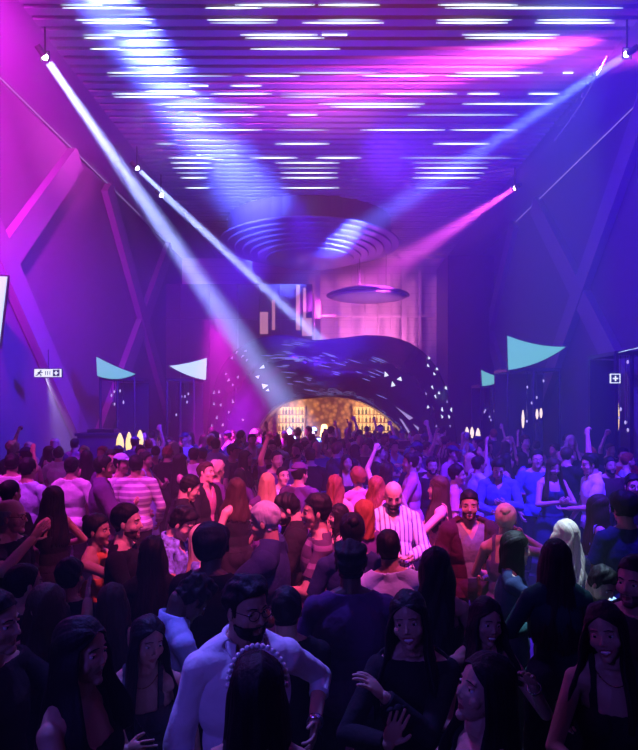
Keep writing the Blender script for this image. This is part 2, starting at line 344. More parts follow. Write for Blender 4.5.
    if top in ('shirt','rolled','polo') and detail:
        cv = []; cf = []; n = 22            # collar: a folded band round the neck, open in front
        for i in range(n+1):
            a = D(-148+296*i/n); ex = abs(i/n-.5)*2
            for r, z in ((.066,1.475),(.070,1.515),(.084,1.512),(.094-.012*(1-ex),1.462-.03*ex**3)):
                cv.append(T((r*sn(a), -.012-r*cs(a)*1.02, z-.038*ex**2)))
        for i in range(n):
            for j in range(3): cf.append((i*4+j, (i+1)*4+j, (i+1)*4+j+1, i*4+j+1))
        parts.append(('collar', np.array(cv), cf, cloth(tc), None, None))
    # ---- bottom
    bot = g('bottom', 'trousers'); bc = g('bot_col','black')
    if bot in ('skirt','longskirt') or top == 'dress' and bot == 'trousers' and fem:
        cv = []; cf = []; n = 28; z1 = .50 if bot != 'longskirt' else .12; rows = 9
        for j in range(rows+1):
            t = j/rows; z = 1.03+(z1-1.03)*t; ra = (.135+.075*min(1,t*2.4)+.03*t)*b; rb = (.110+.055*min(1,t*2.4)+.03*t)*b
            for i in range(n):
                a = 2*PI*i/n; w = 1+.05*t*sn(7*a+g('seed',1)); p = np.array([ra*w*cs(a), rb*w*sn(a)-.008, z]); cv.append(T(p) if t < .3 else (T(p)*max(0,(.6-t)/.3)+p*(1-max(0,(.6-t)/.3)) if t < .6 else p))
        for j in range(rows):
            for i in range(n): cf.append((j*n+i, (j+1)*n+i, (j+1)*n+(i+1)%n, j*n+(i+1)%n))
        parts.append(('skirt', np.array(cv), cf, cloth(tc if top == 'dress' else bc), None, None))
    elif bot != 'none':
        m = (leg|((reg == 2)&(q[:,2] < 1.02)))&(V[:,2] > .12)&(q[:,2] < 1.03)
        addshell('trousers', m, .010+.006*(V[:,2] < .6)+wn*.002, M_('denim') if bc == 'denim' else cloth(bc))
    for x in (-1,1):
        a,c,e = J['leg',x]; m = (V[:,2] < .105)&(V[:,0]*x > 0); addshell('shoe', m, np.full(len(V), .006), M_('shoe'), None, 1)
    # ---- hair
    hst = g('hair','short'); zl = np.interp(L[:,1], [-.1,-.03,-.006,.012,.03,.055,.078,.1], [-.070,-.050,.004,-.028 if not g('fade') else .004,.034,.062,.070,.076])
    scalp = (reg == 0)&(L[:,2] > zl)&~((np.abs(L[:,0]) > .077)&(L[:,2] < .02)&(L[:,1] > -.035)); rn = vnoise(L*hs, 90, g('seed',1)); r2 = vnoise(L, 45, g('seed',1)+3)
    topw = np.clip((L[:,2]-.03)/.08, 0, 1); frontw = np.clip((L[:,1]+.02)/.08, 0, 1)
    if hst in ('short','quiff','curly','afro','buzz','cap','bun','fade'):
        th = {'short': .004+.012*topw, 'quiff': .005+.020*topw*(0.4+.6*frontw), 'curly': .011+.014*topw, 'afro': .032+.016*topw, 'buzz': .002+0*topw, 'fade': .0015+.015*topw, 'cap': .007+0*topw, 'bun': .010+.008*topw}[hst]
        am = {'curly': .010, 'afro': .006, 'quiff': .007, 'short': .004, 'fade': .003}.get(hst, .0015)
        addshell('hair', scalp, np.maximum(th+am*rn+am*.8*r2, .0035 if hst not in ('fade','buzz') else .002)*hs, hm)
    if hst == 'receding':
        addshell('hair', scalp&(L[:,2] < .05)&(L[:,1] < .03), np.full(len(V), .006), hm)
    if hst == 'bun':
        bv, bf = ellipsoid(HT((0,-.085,.085)), np.array((.042,.042,.038))*hs, Rh, 16, 12); bv = bv+.004*vnoise(bv, 120, 3)[:,None]; parts.append(('hair_bun', bv, bf, hm, None, None))
    if hst == 'cap':
        capm = cloth(g('cap_col','blue')); addshell('cap', (reg == 0)&(L[:,2] > .045+.02*(L[:,1] < 0)-0*L[:,1]), (.016+.006*topw)*hs, capm)
        cb = -1 if g('cap_back') else 1; bv, bf = ellipsoid(HT((0,cb*.118,.058)), np.array((.062,.062,.006))*hs, Rh@Rx(D(-12*cb)), 18, 10); parts.append(('cap_brim', bv, bf, capm, None, None))
    if hst in ('long','longwavy','lob','pony'):
        Ln = {'long': .36, 'longwavy': .34, 'lob': .13, 'pony': .02}[hst]*g('hlen', 1); wav = .012 if hst == 'longwavy' else .004; tilt = D(57)
        Pv = np.array([0,sn(tilt),cs(tilt)]); Bv = np.array([0,-cs(tilt),sn(tilt)]); NT, n1, n2 = (56,12,14) if detail else (30,8,8)
        th0 = D(g('hopen', 112)); outer = []; inner = []; grav = np.array([0,0,-1.])@Rh
        for sgn_r, store in ((0,outer),(-.022,inner)):
            for i in range(NT+1):
                th = -th0+2*th0*i/NT; e = abs(th)/th0; Q = np.array([sn(th)*1,0,0])+cs(th)*Bv; pe = math.atan2(cs(tilt), -cs(th)*sn(tilt)); 
                gr = .0010*sn(i*2.1)+.0008*sn(i*5.3+1)+.0028*sn(i*.43+g('seed',1)); rad = np.array([.086,.104,.101])+sgn_r*(1+.5*e if e < .97 else .4)+gr
                col = []
                for j in range(n1+1):
                    ph = pe*j/n1; d = cs(ph)*Pv+sn(ph)*Q; col.append(np.array([0,-.012,.028])+(rad-gr+gr*min(1,j/6))*d*(.93+.07*min(1,j/3)))
                p0 = col[-1]; dirr = np.array([sn(th), -cs(th)*.9, 0]); Lc = Ln*(1-.10*e+.05*sn(i*1.7)); 
                for j in range(1, n2+1):
                    t = j/n2; z = Lc*t+.09*t*(Ln > .05); ins = ((-.012+.040*e)*sn(min(1,t*3)*PI/2) if t < .35 else -.012+.040*e+.045*min(1,(t-.35)*2)) if Ln > .2 else .006*t
                    if hst == 'pony': ins = -.05*t
                    p = p0+grav*z+dirr*(ins+wav*sn(t*11+i*.35))
                    if Ln > .2 and t > .3 and e > .55: p = p+np.array([0,.05*min(1,(t-.3)*2.5)*(e-.55)/.45,0])
                    col.append(p)
                store.append(col)
        R = n1+n2+1; A = np.array(outer).reshape(-1,3); B_ = np.array(inner).reshape(-1,3); hv = np.vstack([A,B_]); K = len(A); hf = []; id_ = lambda i,j: i*R+j
        for i in range(NT):
            for j in range(R-1): hf.append((id_(i,j), id_(i,j+1), id_(i+1,j+1), id_(i+1,j))); hf.append(tuple(K+x for x in (id_(i+1,j), id_(i+1,j+1), id_(i,j+1), id_(i,j))))
            hf.append((id_(i,R-1), K+id_(i,R-1), K+id_(i+1,R-1), id_(i+1,R-1)))
        for j in range(R-1): hf.append((id_(0,j), K+id_(0,j), K+id_(0,j+1), id_(0,j+1))); hf.append((id_(NT,j+1), K+id_(NT,j+1), K+id_(NT,j), id_(NT,j)))
        parts.append(('hair', hc+(hv*hs)@Rh.T, hf, hm, None, None))
        if hst == 'pony':
            v1, f1 = capsule(HT((0,-.11,.05)), HT((0,-.16,-.03)), .026, .034); v2, f2 = capsule(HT((0,-.16,-.03)), HT((0,-.15,-.22)), .034, .012)
            parts.append(('ponytail', np.vstack([v1,v2]), f1+[tuple(i+len(v1) for i in f) for f in f2], hm, None, None))
    if g('headband'):
        mb = MB()
        n = 19
        for i in range(n):
            a = D(-92+184*i/(n-1)); p = HT((.094*sn(a), .012, .020+.122*cs(a))); v_, f_ = ellipsoid(p, (.0085,.0085,.0085), None, 10, 8); mb.add(v_, f_)
        parts.append(('pearl_headband', np.array(mb.V), mb.F, M_('pearl'), None, 'row of round pearls'))
    if g('beard'):
        bm = (reg == 0)&(L[:,1] > -.005)&(((L[:,2] < -.048-.25*np.abs(L[:,1]-.08)*0)&~((np.abs(L[:,0]) < .024)&(L[:,2] > -.084)&(L[:,2] < -.054)&(L[:,1] > .06)))&(L[:,2] < np.where(L[:,1] > .05, -.046, -.015)))
        bmat_ = hm if g('beard') != 'stubble' else mat('stubble', (.10,.055,.04), rough=.8)
        addshell('beard', bm, ((.008+.003*rn) if g('beard') != 'stubble' else .0012+0*rn)*hs, bmat_)
    # ---- face parts
    if detail and g('face', 1):
        for x in (-1,1):
            ev, ef = ellipsoid(HT((x*.031,.0690,.001)), np.array((.0125,.0120,.0082 if not g('shut') else .003))*hs, Rh@Rx(PI/2), 14, 12)
            el = (ev-hc)@Rh/hs; c = np.array([el[list(f)].mean(0) for f in ef]); io = np.array([x*.031+g('gaze',0)*.004, 0, .000])
            ir = (np.hypot(c[:,0]-io[0], c[:,2]-io[2]) < .0070)&(c[:,1] > .0690); parts.append(('eye', ev, ef, [M_('eyew'), M_('iris')], ir.astype(int), None))
            bw = .0028 if not fem else .0020; bv, bf = capsule(HT((x*.014,.0850,.0215+.0035*(sm or fem))), HT((x*.034,.0800,.0262)), bw, bw, 8, .01, 2); b2, f2 = capsule(HT((x*.034,.0800,.0255)), HT((x*.050,.0665,.0190)), bw, bw*.5, 8, .01, 2)
            lv_, lf_ = ellipsoid(HT((x*.031,.0690,.0068)), np.array((.0138,.0125,.0048))*hs, Rh, 14, 10); parts.append(('eyelid', lv_, lf_, skin(sk), None, None))
            parts.append(('eyebrow', np.vstack([bv,b2]), bf+[tuple(i+len(bv) for i in f) for f in f2], hm, None, None))
        if sm:
            tv, tf = ellipsoid(HT((0,.0765,-.066)), np.array((.021,.010,.0075))*hs, Rh, 16, 10); parts.append(('teeth', tv, tf, M_('teeth'), None, None))
    if g('glasses'):
        mb = MB(); 
        for x in (-1,1):
            n = 18; ring = [HT((x*.031+.025*cs(2*PI*i/n), .093, .001+.019*sn(2*PI*i/n)*(1-.1*cs(2*PI*i/n)*x))) for i in range(n)]
            for i in range(n): mb.tube(ring[i], ring[(i+1)%n], .0020, n=6)
            mb.tube(HT((x*.055,.092,.006)), HT((x*.080,-.005,.006)), .0018, n=6)
        mb.tube(HT((-.008,.094,.006)), HT((.008,.094,.006)), .0018, n=6); parts.append(('glasses', np.array(mb.V), mb.F, M_('frame'), None, None))
    if g('earring'):
        for x in (-1,1):
            mb = MB(); v_, f_ = ellipsoid(HT((x*.083,-.002,-.052)), (.005,.005,.010), None, 10, 8); mb.add(v_, f_); parts.append(('earring', np.array(mb.V), mb.F, M_('silver'), None, None))
    def loopband(cen, ax, r1, w, name, m, n=20, th=.004):
        u, v, d = frame_of(ax); pv = []; pf = []
        for i in range(n):
            a = 2*PI*i/n; o = cs(a)*u+sn(a)*v
            for rr, zz in ((0,-w),(th,-w),(th,w),(0,w)): pv.append(cen+o*(r1+rr)+d*zz)
        for i in range(n):
            for j in range(4): pf.append((i*4+j, ((i+1)%n)*4+j, ((i+1)%n)*4+(j+1)%4, i*4+(j+1)%4))
        parts.append((name, np.array(pv), pf, m, None, None))
    if g('watch'):
        h = hands[g('watch')]; ax = h['W']-h['E']; loopband(h['W']-ax*.04, ax, .030, .012, 'watch', M_('silver'))
        h = hands[g('watch')]
    if g('bracelet'):
        h = hands[g('bracelet')]; ax = h['W']-h['E']; loopband(h['W']-ax*.12, ax, .030, .005, 'bracelet', M_('silver'))
    if g('necklace'):
        mb = MB(); n = 26; pts = []
        for i in range(n+1):
            a = D(-150+300*i/n); pts.append(T((.080*sn(a), -.012+.085*cs(a), 1.455-.055*max(0,cs(a))**2)))
        bt = BVHTree.FromPolygons([tuple(v) for v in V], [tuple(f) for f in FF]); pp = []
        for p in pts:
            r_ = bt.find_nearest(Vector(p)); pp.append(np.array(r_[0]+r_[1]*.003))
        for i in range(n): mb.tube(pp[i], pp[i+1], .0020, n=6)
        parts.append(('necklace', np.array(mb.V), mb.F, M_('gold'), None, None))
    if g('strap'):       # cross-body strap laid on the chest
        bt = BVHTree.FromPolygons([tuple(v) for v in V], [tuple(f) for f in FF]); sx = g('strap'); pts = []
        for i in range(21):
            t = i/20; p = T((sx*(.11-.26*t), .17, 1.43-.46*t)); r_ = bt.ray_cast(Vector(p), Vector(Rt@np.array([0,-1,0]))); 
            if r_[0] is not None: pts.append(np.array(r_[0])+Rt@np.array([0,.020,0]))
        mb = MB()
        for i in range(len(pts)-1): mb.tube(pts[i], pts[i+1], .0035, n=6)
        parts.append(('bag_strap', np.array(mb.V), mb.F, mat('strap', (.01,.01,.01), rough=.4), None, None))
    if g('backprint'):
        bt = BVHTree.FromPolygons([tuple(v) for v in V], [tuple(f) for f in FF])
        mb = MB(); bits = ['111.110.111','101.101.010','111.111.010','101.110.010','101.101.010']
        for r_i, row in enumerate(bits):
            for c_i, ch in enumerate(row):
                if ch == '1': 
                    x0 = -.055+.0105*c_i; z0 = 1.30-.012*r_i; p = T((x0,-.20,z0)); rr = bt.ray_cast(Vector(p), Vector(Rt@np.array([0,1,0])))
                    if rr[0] is not None: v_, f_ = ellipsoid(np.array(rr[0])+Rt@np.array([0,-.036,0]), (.0055,.004,.0062), None, 6, 4); mb.add(v_, f_)
        parts.append(('back_print', np.array(mb.V), mb.F, cloth('white'), None, 'white lettering on the back of the shirt'))
    out = dict(k=k, hc=hc*k, hands={x: {a: (v*k if a != 'R' else v) for a,v in h.items()} for x,h in hands.items()}, parts=[(n, v*k, f, m, mi, lab) for n,v,f,m,mi,lab in parts])
    return out
def spawn(data, loc, rz, label, group=None, cat='person'):
    e = empty('person', loc, rz); tag(e, label, cat, group)
    for n, v, f, m, mi, lab in data['parts']:
        o = mobj(n, v, f, m, e, mi)
        if lab: o['label'] = lab
    return e
# ------------------------------------------------------------------ camera, haze
cam = bpy.data.cameras.new('camera'); cam.sensor_fit = 'HORIZONTAL'; cam.sensor_width = 36; cam.lens = 36*F/638; cam.shift_x = -(VX-319)/638; cam.shift_y = (VY-375)/638
camo = bpy.data.objects.new('camera', cam); COL.objects.link(camo); camo.location = (0,0,HC); camo.rotation_euler = (PI/2,0,0); cam.clip_start = .05; cam.clip_end = 200; SC.camera = camo
w = bpy.data.worlds.new('world'); SC.world = w; w.use_nodes = True; wn_ = w.node_tree
wn_.nodes['Background'].inputs[0].default_value = (.006,.003,.03,1); wn_.nodes['Background'].inputs[1].default_value = .3
vs = wn_.nodes.new('ShaderNodeVolumeScatter'); vs.inputs['Color'].default_value = (.92,.92,1,1); vs.inputs['Density'].default_value = .019; vs.inputs['Anisotropy'].default_value = .25
wn_.links.new(vs.outputs[0], wn_.nodes['World Output'].inputs['Volume'])
SC.view_settings.view_transform = 'Standard'; SC.view_settings.look = 'None'; SC.view_settings.gamma = 1; SC.view_settings.exposure = 0
cy = SC.cycles; cy.use_denoising = True; cy.denoiser = 'OPENIMAGEDENOISE'; cy.max_bounces = 5; cy.diffuse_bounces = 2; cy.glossy_bounces = 3; cy.volume_bounces = 0; cy.transmission_bounces = 4; cy.sample_clamp_indirect = 4; cy.caustics_reflective = False; cy.caustics_refractive = False
cy.use_adaptive_sampling = False
# ------------------------------------------------------------------ shell of the hall
WX = 6.9; ZC = 9.15; Y0 = -6.0; Y1 = 28.0
wallm = mat('wall_dark', (.10,.09,.13), rough=.75, bump=.2, bscale=3)
strutm = mat('wall_strut', (.17,.15,.21), rough=.6)
floorm = mat('floor_dark', (.05,.05,.06), rough=.35, bump=.1, bscale=20, var=.4, vscale=3)
slatm = mat('ceiling_slat', (.34,.31,.40), rough=.32, spec=.6)
ceilm = mat('ceiling_dark', (.26,.23,.33), rough=.7)
struct(MB().box(-WX-.2, WX+.2, Y0-.2, Y1+.2, -.2, 0).build('floor', floorm))
struct(MB().box(-WX-.2, WX+.2, Y0-.2, Y1+.2, ZC, ZC+.2).build('ceiling', ceilm))
struct(MB().box(-WX-.2, -WX, Y0-.2, Y1+.2, 0, ZC).build('wall_left', wallm)); struct(MB().box(WX, WX+.2, Y0-.2, Y1+.2, 0, ZC).build('wall_right', wallm))
struct(MB().box(-WX, WX, Y0-.2, Y0, 0, ZC).build('wall_rear', wallm))
backm = mat('back_wall_pale', (.60,.48,.56), rough=.45, bump=.15, bscale=4, stripes=((.42,.33,.42), 3.2, 2, .08))
struct(MB().box(-WX, WX, Y1, Y1+.2, 0, ZC).build('wall_back', backm))
mb = MB(); y = 8.6
while y < Y1-.3:
    mb.box(-5.15, 5.35, y, y+.19, ZC-.07, ZC+.0); y += .30
struct(mb.build('ceiling_slats', slatm)); 
# thin edge line along each wall top and diagrid struts on the walls
edgem = emat('edge_line', (.65,.45,1.), .55)
for sx, nm in ((-1,'left'),(1,'right')):
    zz = ZC-.02 if sx < 0 else ZC-.10
    e = MB().tube((sx*(WX-.10),6,zz), (sx*(WX-.10),21.5 if sx<0 else 22.5,zz), .012, n=6).build('edge_light_wire', edgem)
    tag(e, 'thin lit wire running along the top of the %s wall'%nm, 'wire')
def strut(sx, a, b, w_=.62):
    mb = MB(); x = sx*(WX-.10); mb.bar((x,a[0],a[1]), (x,b[0],b[1]), .16, w_, up=(0,-(b[1]-a[1]),(b[0]-a[0]))); return mb.build('trim_1', strutm)
def clipped(sx, yc, zc, sl):
    za, zb = 0.0, ZC-.15; return (yc+(za-zc)/sl, za), (yc+(zb-zc)/sl, zb)
def strutb(sx, yc, zc, sl, w_):
    a, b = clipped(sx, yc, zc, sl); lo, hi = -5.5, Y1-.4
    def cl(p, o):
        y_ = min(max(p[0], lo), hi); return (y_, p[1]+(y_-p[0])*sl)
    a, b = cl(a, b), cl(b, a)
    x = sx*(WX-(.10 if sl > 0 else .13)); d = Vector((0,b[0]-a[0],b[1]-a[1])).normalized(); n = Vector((0,-d.z,d.y)); mb = MB()
    mb.bar((x,a[0],a[1]), (x,b[0],b[1]), w_, .20, up=(1,0,0)); return struct(mb.build('trim_1', strutm))
for sx, cs_ in ((-1,(3.2,12.5,21.8)),(1,(7.0,16.3,25.6))):
    for yc in cs_:
        for sl in (1,-1): strutb(sx, yc, 5.4, sl, .62 if sl > 0 else .60)
# rear alcove: mullions, transom, dark glass box on the left of it
pale = mat('mullion_pale', (.55,.42,.50), rough=.4); darkm = mat('dark_panel', (.03,.02,.05), rough=.3)
mb = MB()
for px, wd in ((318,.22),(334,.06),(352,.05),(365,.05),(378,.05),(392,.10),(404,.20),(420,.10)):
    x = (px-VX)/F*26.5; mb.box(x-wd/2, x+wd/2, 26.4, 26.6, 0, 8.3)
z = HC+(402-316)/F*26.5; mb.box(-.6, 4.6, 26.38, 26.6, z-.05, z+.05)
t = mb.build('window_1', pale); struct(t)
mb = MB(); mb.box(-6.88,-.75, 25.2, 27.9, 0, 7.4)  # dark front, widened to the left wall to darken that side
for x in (-6.3,-5.1,-3.9,-3.0,-2.1,-1.2): mb.box(x-.04,x+.04,25.1,25.2,0,7.4,0)
mb.box(-6.88,-.75,25.08,25.2,5.9,5.96,0); struct(mb.build('trim_2', [darkm, strutm]))
struct(MB().box(4.95,6.88,25.2,27.9,0,8.6).build('added_dark_box', darkm))  # dark box added to cut the pink light on the back wall
winm = emat('rear_window_glow', (1.,.40,.62), .6)
for i, (px0, px1, py0, py1) in enumerate(((296,300,285,330),(303,306,288,328),(302,312,318,336),(272,275,300,330),(260,268,312,334))):
    a = P3(px0,py1,25.05); b = P3(px1,py0,25.05); o = MB().box(a[0],b[0],25.02,25.08,a[2],b[2]).build('window_pane', winm); tag(o, 'narrow pink lit window pane of the dark glass front behind the dome', 'window pane', 'pink lit panes of the dark glass front behind the dome')
# ------------------------------------------------------------------ stepped disc and lens hung under the rear ceiling
discm = mat('disc_gloss', (.14,.11,.30), rough=.28, spec=.7)
rimm = mat('disc_rim', (.75,.62,.75), rough=.25, spec=.8)
e = empty('stepped_ceiling_disc', (-.75,22.2,ZC)); tag(e, 'huge round stepped disc of concentric rings hanging from the slatted ceiling', 'ceiling disc')
for i in range(7):
    r = 3.3-.28*i; z0 = -.95-.085*i; o = MB().lathe([(r-.05,z0+.085),(r,z0+.06),(r,z0+.02),(r-.04,z0)], n=72, sy=1.05).build('ring', discm if i < 6 else discm, e, True); 
o = MB().lathe([(3.0,-.02),(3.0,-.87)], n=48).build('mount', darkm, e)
e = empty('lens_disc', (1.45,23.0,6.55)); tag(e, 'purple lens-shaped disc with bright lower rim hanging above the dome', 'ceiling disc')
prof = [(.02,.30),(.6,.27),(1.1,.17),(1.55,.02),(1.60,-.03),(1.5,-.08)]
MB().lathe(prof, n=56).build('upper_shell', discm, e, True)
MB().lathe([(1.5,-.08),(1.2,-.14),(.8,-.19),(.02,-.22)], n=56).build('lower_shell', rimm, e, True)
for a in range(3): MB().tube((.7*cs(a*2.1),.7*sn(a*2.1),.2), (.7*cs(a*2.1),.7*sn(a*2.1),ZC-6.55), .012, n=6).build('hanging_rod', darkm, e)
# ------------------------------------------------------------------ led strips under the slats
ROWS = {5:[(60,103),(235,315),(318,380),(438,518)], 8:[(62,140),(205,262),(445,623)], 20:[(75,128),(207,278),(318,380),(437,512),(537,612)], 23:[(82,152),(210,277),(302,384),(436,508),(535,615)],
 35:[(82,125),(240,318),(322,347),(462,560)], 38:[(84,115),(245,325),(465,556)], 49:[(90,120),(250,340),(465,558)], 73:[(107,175),(290,380),(455,543),(563,573)], 76:[(108,232),(245,300),(362,430),(445,520)],
 86:[(190,208),(230,262)], 94:[(112,200),(210,272),(281,375),(378,457),(467,500),(528,560)], 97:[(114,180),(280,340)], 104:[(150,248),(318,425),(462,553)], 107:[(165,265),(330,420)],
 115:[(197,258),(287,318),(407,518)], 130:[(175,262),(275,330),(360,445),(450,518)], 144:[(155,178),(275,330),(433,490)], 158:[(168,215),(250,298),(315,362),(400,512)],
 163:[(170,212),(275,340),(412,490)], 168:[(172,215),(278,340),(414,488)], 173:[(176,210),(280,338),(415,484)], 178:[(180,208),(280,338),(412,480)], 188:[(185,210),(280,340),(415,470)]}
ledm = emat('led_strip_glow', (.72,.86,1.), 3.2); ledm2 = emat('led_strip_glow_dim', (.62,.80,1.), 1.3)
ORD = ['first','second','third','fourth','fifth','sixth','seventh','eighth','ninth','tenth','eleventh','twelfth','thirteenth','fourteenth','fifteenth','sixteenth','seventeenth','eighteenth','nineteenth','twentieth','twenty-first','twenty-second','twenty-third','twenty-fourth']
ZL = ZC-.082
for ri, (py, segs) in enumerate(sorted(ROWS.items())):
    d = F*(ZL-HC)/(VY-py)
    for si, (x0, x1) in enumerate(segs):
        a = (x0-VX)/F*d; b = (x1-VX)/F*d; r = .018; L = b-a; mb = MB()
        pr = [(0,.002),(.16,.008),(.4,.014),(.6,.014),(.84,.008),(1,.002)] if L > .5 else [(0,.012),(1,.012)]
        for (t0,r0),(t1,r1) in zip(pr, pr[1:]): mb.tube((a+L*t0,d,ZL), (a+L*t1,d,ZL), r0, r1, n=8)
        o = mb.build('led_strip', ledm if (ri*7+si*3)%4 else ledm2)
        where = ['leftmost','second from the left','third from the left','fourth from the left','fifth from the left','sixth from the left'][si] if si < len(segs)-1 or len(segs) == 1 else 'rightmost'
        tag(o, '%s white led strip in the %s strip row from the top'%(where, ORD[ri]), 'led strip', 'white led strips in row %d under the ceiling'%(ri+1))
# ------------------------------------------------------------------ dome over the bar
def lerp(a, b, t): return a+(b-a)*t
OUT = [(203,478),(206,440),(210,405),(219,372),(236,350),(259,338),(286,335),(311,340),(340,338),(370,335),(400,339),(422,351),(438,370),(449,397),(456,432),(459,478)]
INN = [(250,478),(253,450),(258,432),(267,417),(279,406),(296,400),(313,398),(330,397),(346,398),(362,402),(378,410),(391,420),(402,431),(412,445),(419,460),(425,478)]
def smoothc(pts, n):
    P = np.array(pts, float); m = len(P); out = []
    for i in range(n):
        t = i/(n-1)*(m-1); k = min(int(t), m-2); u = t-k; p0,p1,p2,p3 = P[max(k-1,0)],P[k],P[k+1],P[min(k+2,m-1)]
        out.append(.5*((2*p1)+(-p0+p2)*u+(2*p0-5*p1+4*p2-p3)*u*u+(-p0+3*p1-3*p2+p3)*u**3))
    return np.array(out)
NU = 90; O_ = smoothc(OUT, NU); I_ = smoothc(INN, NU); domeV = []; NV = 18; NB = 10; NI = 8
for i in range(NU):
    row = []
    for j in range(NI): t = j/NI; q = P3(*I_[i], 16.9); row.append((q[0]*(1+.06*(1-t)), lerp(20.6,16.9,t), max(0, q[2]*1.0)))            # soffit from the back to the lip
    for j in range(NV+1):
        v = j/NV; p = lerp(I_[i], O_[i], v); d = 16.9+.9*v-1.0*sn(PI*v)*(.35+.65*sn(PI*i/(NU-1))); q = P3(p[0], p[1], d); row.append((q[0], d, max(0, q[2])))
    o3 = P3(*O_[i], 17.8)
    for j in range(1, NB+1):
        v = j/NB; row.append((o3[0]*(1-.10*v*v), 17.8+3.6*v, max(0, o3[2]*math.sqrt(max(0, 1-.75*v*v)))))
    domeV.append(row)
R_ = len(domeV[0]); DV = [p for r in domeV for p in r]; DF = [(i*R_+j, (i+1)*R_+j, (i+1)*R_+j+1, i*R_+j+1) for i in range(NU-1) for j in range(R_-1)]
domem, nt, bs = new_mat('dome_gloss'); bs.inputs['Base Color'].default_value = (.012,.010,.05,1); bs.inputs['Roughness'].default_value = .24; bs.inputs['Specular IOR Level'].default_value = .6; bs.inputs['Metallic'].default_value = .05
tcn = nt.nodes.new('ShaderNodeTexCoord'); ns = nt.nodes.new('ShaderNodeTexNoise'); ns.inputs['Scale'].default_value = 1.6; ns.inputs['Detail'].default_value = 3; nt.links.new(tcn.outputs['Object'], ns.inputs['Vector'])
bpn = nt.nodes.new('ShaderNodeBump'); bpn.inputs['Strength'].default_value = .35; bpn.inputs['Distance'].default_value = .25; nt.links.new(ns.outputs['Fac'], bpn.inputs['Height']); nt.links.new(bpn.outputs[0], bs.inputs['Normal'])
dome = empty('bar_dome', (0,18,0)); tag(dome, 'huge glossy dark blue wave-shaped dome arching over the golden bar', 'dome')
dV = [(x, y-18, z) for x,y,z in DV]; ds = mobj('shell', dV, DF, domem, dome)
bvh = BVHTree.FromPolygons([Vector(v) for v in DV], DF)
def ondome(px, py):
    dr = Vector(P3(px,py,1.0)-np.array([0,0,HC])); r = bvh.ray_cast(Vector((0,0,HC)), dr); return r[0], r[1], r[3]
cutm = emat('cutout_glow', (.75,.85,1.), 1.5); cutd = emat('cutout_highlight_dim', (.6,.5,1.), .7)  # the dim one also paints the gloss highlights on the leg
TRI = [(232,358,4),(237,352,4),(243,356,4),(246,351,3),(247,360,3),(263,367,6),(258,377,5),(264,386,7),(268,390,4),(238,377,4),(229,380,4),(233,385,3),(226,374,3),(214,393,4),(219,392,4),(209,400,4),(214,404,4),(221,405,4),(233,402,4),(199,405,3),(217,418,4),(223,425,4),(208,412,3),(240,432,3),(212,426,3),(229,412,3),(205,420,3),(243,420,3),(220,436,4),(236,440,3),(208,436,3),(216,445,3),
 (386,375,6),(393,385,6),(400,379,6),(429,358,4),(428,366,4),(437,369,4),(434,374,4),(443,378,3),(432,387,4),(426,394,3),(439,393,4),(435,396,4),(446,388,5),(449,395,4),(428,407,4),(442,410,5),(451,410,5),(442,417,4),(449,417,4),(455,419,3),(450,426,3),(447,402,3),(436,426,3)]
rr = random.Random(5)
for (px, py, s) in TRI:
    loc, nrm, dist = ondome(px, py)
    if loc is None: continue
    if abs(nrm.y) < .12: continue
    n = nrm if nrm.y < 0 else -nrm; u = n.cross(Vector((0,0,1))).normalized(); v = u.cross(n); sz = s*dist/F*.52; a0 = rr.uniform(0,6.28); mb = MB()
    pts = [(sz*cs(a0+k*2.09)*(1.25 if k == 0 else .85), sz*sn(a0+k*2.09)*(1.25 if k == 0 else .85)) for k in range(3)]
    mb.prism(pts, u, v, loc+n*.012-Vector((0,18,0)), .012); mb.build('triangular_light', cutm if s > 3 and (px > 250 or s > 4) else cutd, dome)
# one lit cutout, and glowing shards imitating gloss highlights, near the right foot
for pts in (((434,443),(430,455),(436,470),(440,452)),((396,407),(402,411),(413,418),(409,420)),((413,424),(418,427),(428,437),(420,433)),((399,418),(402,420),(415,440),(413,441)),((404,441),(406,440),(410,450),(408,450))):
    q3 = []
    for p in pts:
        l_, n_, d_ = ondome(*p)
        if l_ is not None: q3.append(l_-Vector((0,18.02,0)))
    if len(q3) >= 3:
        mb = MB(); mb.add([*q3, *[q+Vector((0,-.02,0)) for q in q3]], [tuple(range(len(q3))), tuple(range(len(q3),2*len(q3)))[::-1]]+[(i,(i+1)%len(q3),len(q3)+(i+1)%len(q3),len(q3)+i) for i in range(len(q3))]); mb.build('cutout_highlight_shard', cutm if pts[0][0] == 434 else cutd, dome)
# glowing streaks laid on the dome crown to imitate ceiling led reflections
stk = emat('reflection_glow', (.25,.28,1.), .8); rr = random.Random(11)
for k in range(58):
    if k < 46: px = rr.uniform(278,382); py = 358+.0011*(px-300)**2+rr.gauss(0,11)+(px-278)*.10
    else: px = rr.uniform(268,300); py = 356+(px-268)*.12+rr.gauss(0,1.5)
    w_ = rr.uniform(4,15); sl = .12+.0035*(px-300); mb = MB(); q = []
    for t in (-1,-.3,.3,1):
        l_, n_, d_ = ondome(px+t*w_/2, py+sl*t*w_/2)
        if l_ is None: break
        q.append(l_+Vector((0,-.012,0)))
    if len(q) < 4: continue
    for a, b, r0, r1 in zip(q, q[1:], (.003,.013,.012), (.013,.012,.003)): mb.tube(a-Vector((0,18,0)), b-Vector((0,18,0)), r0, r1, n=6)
    mb.build('led_reflection', stk, dome)
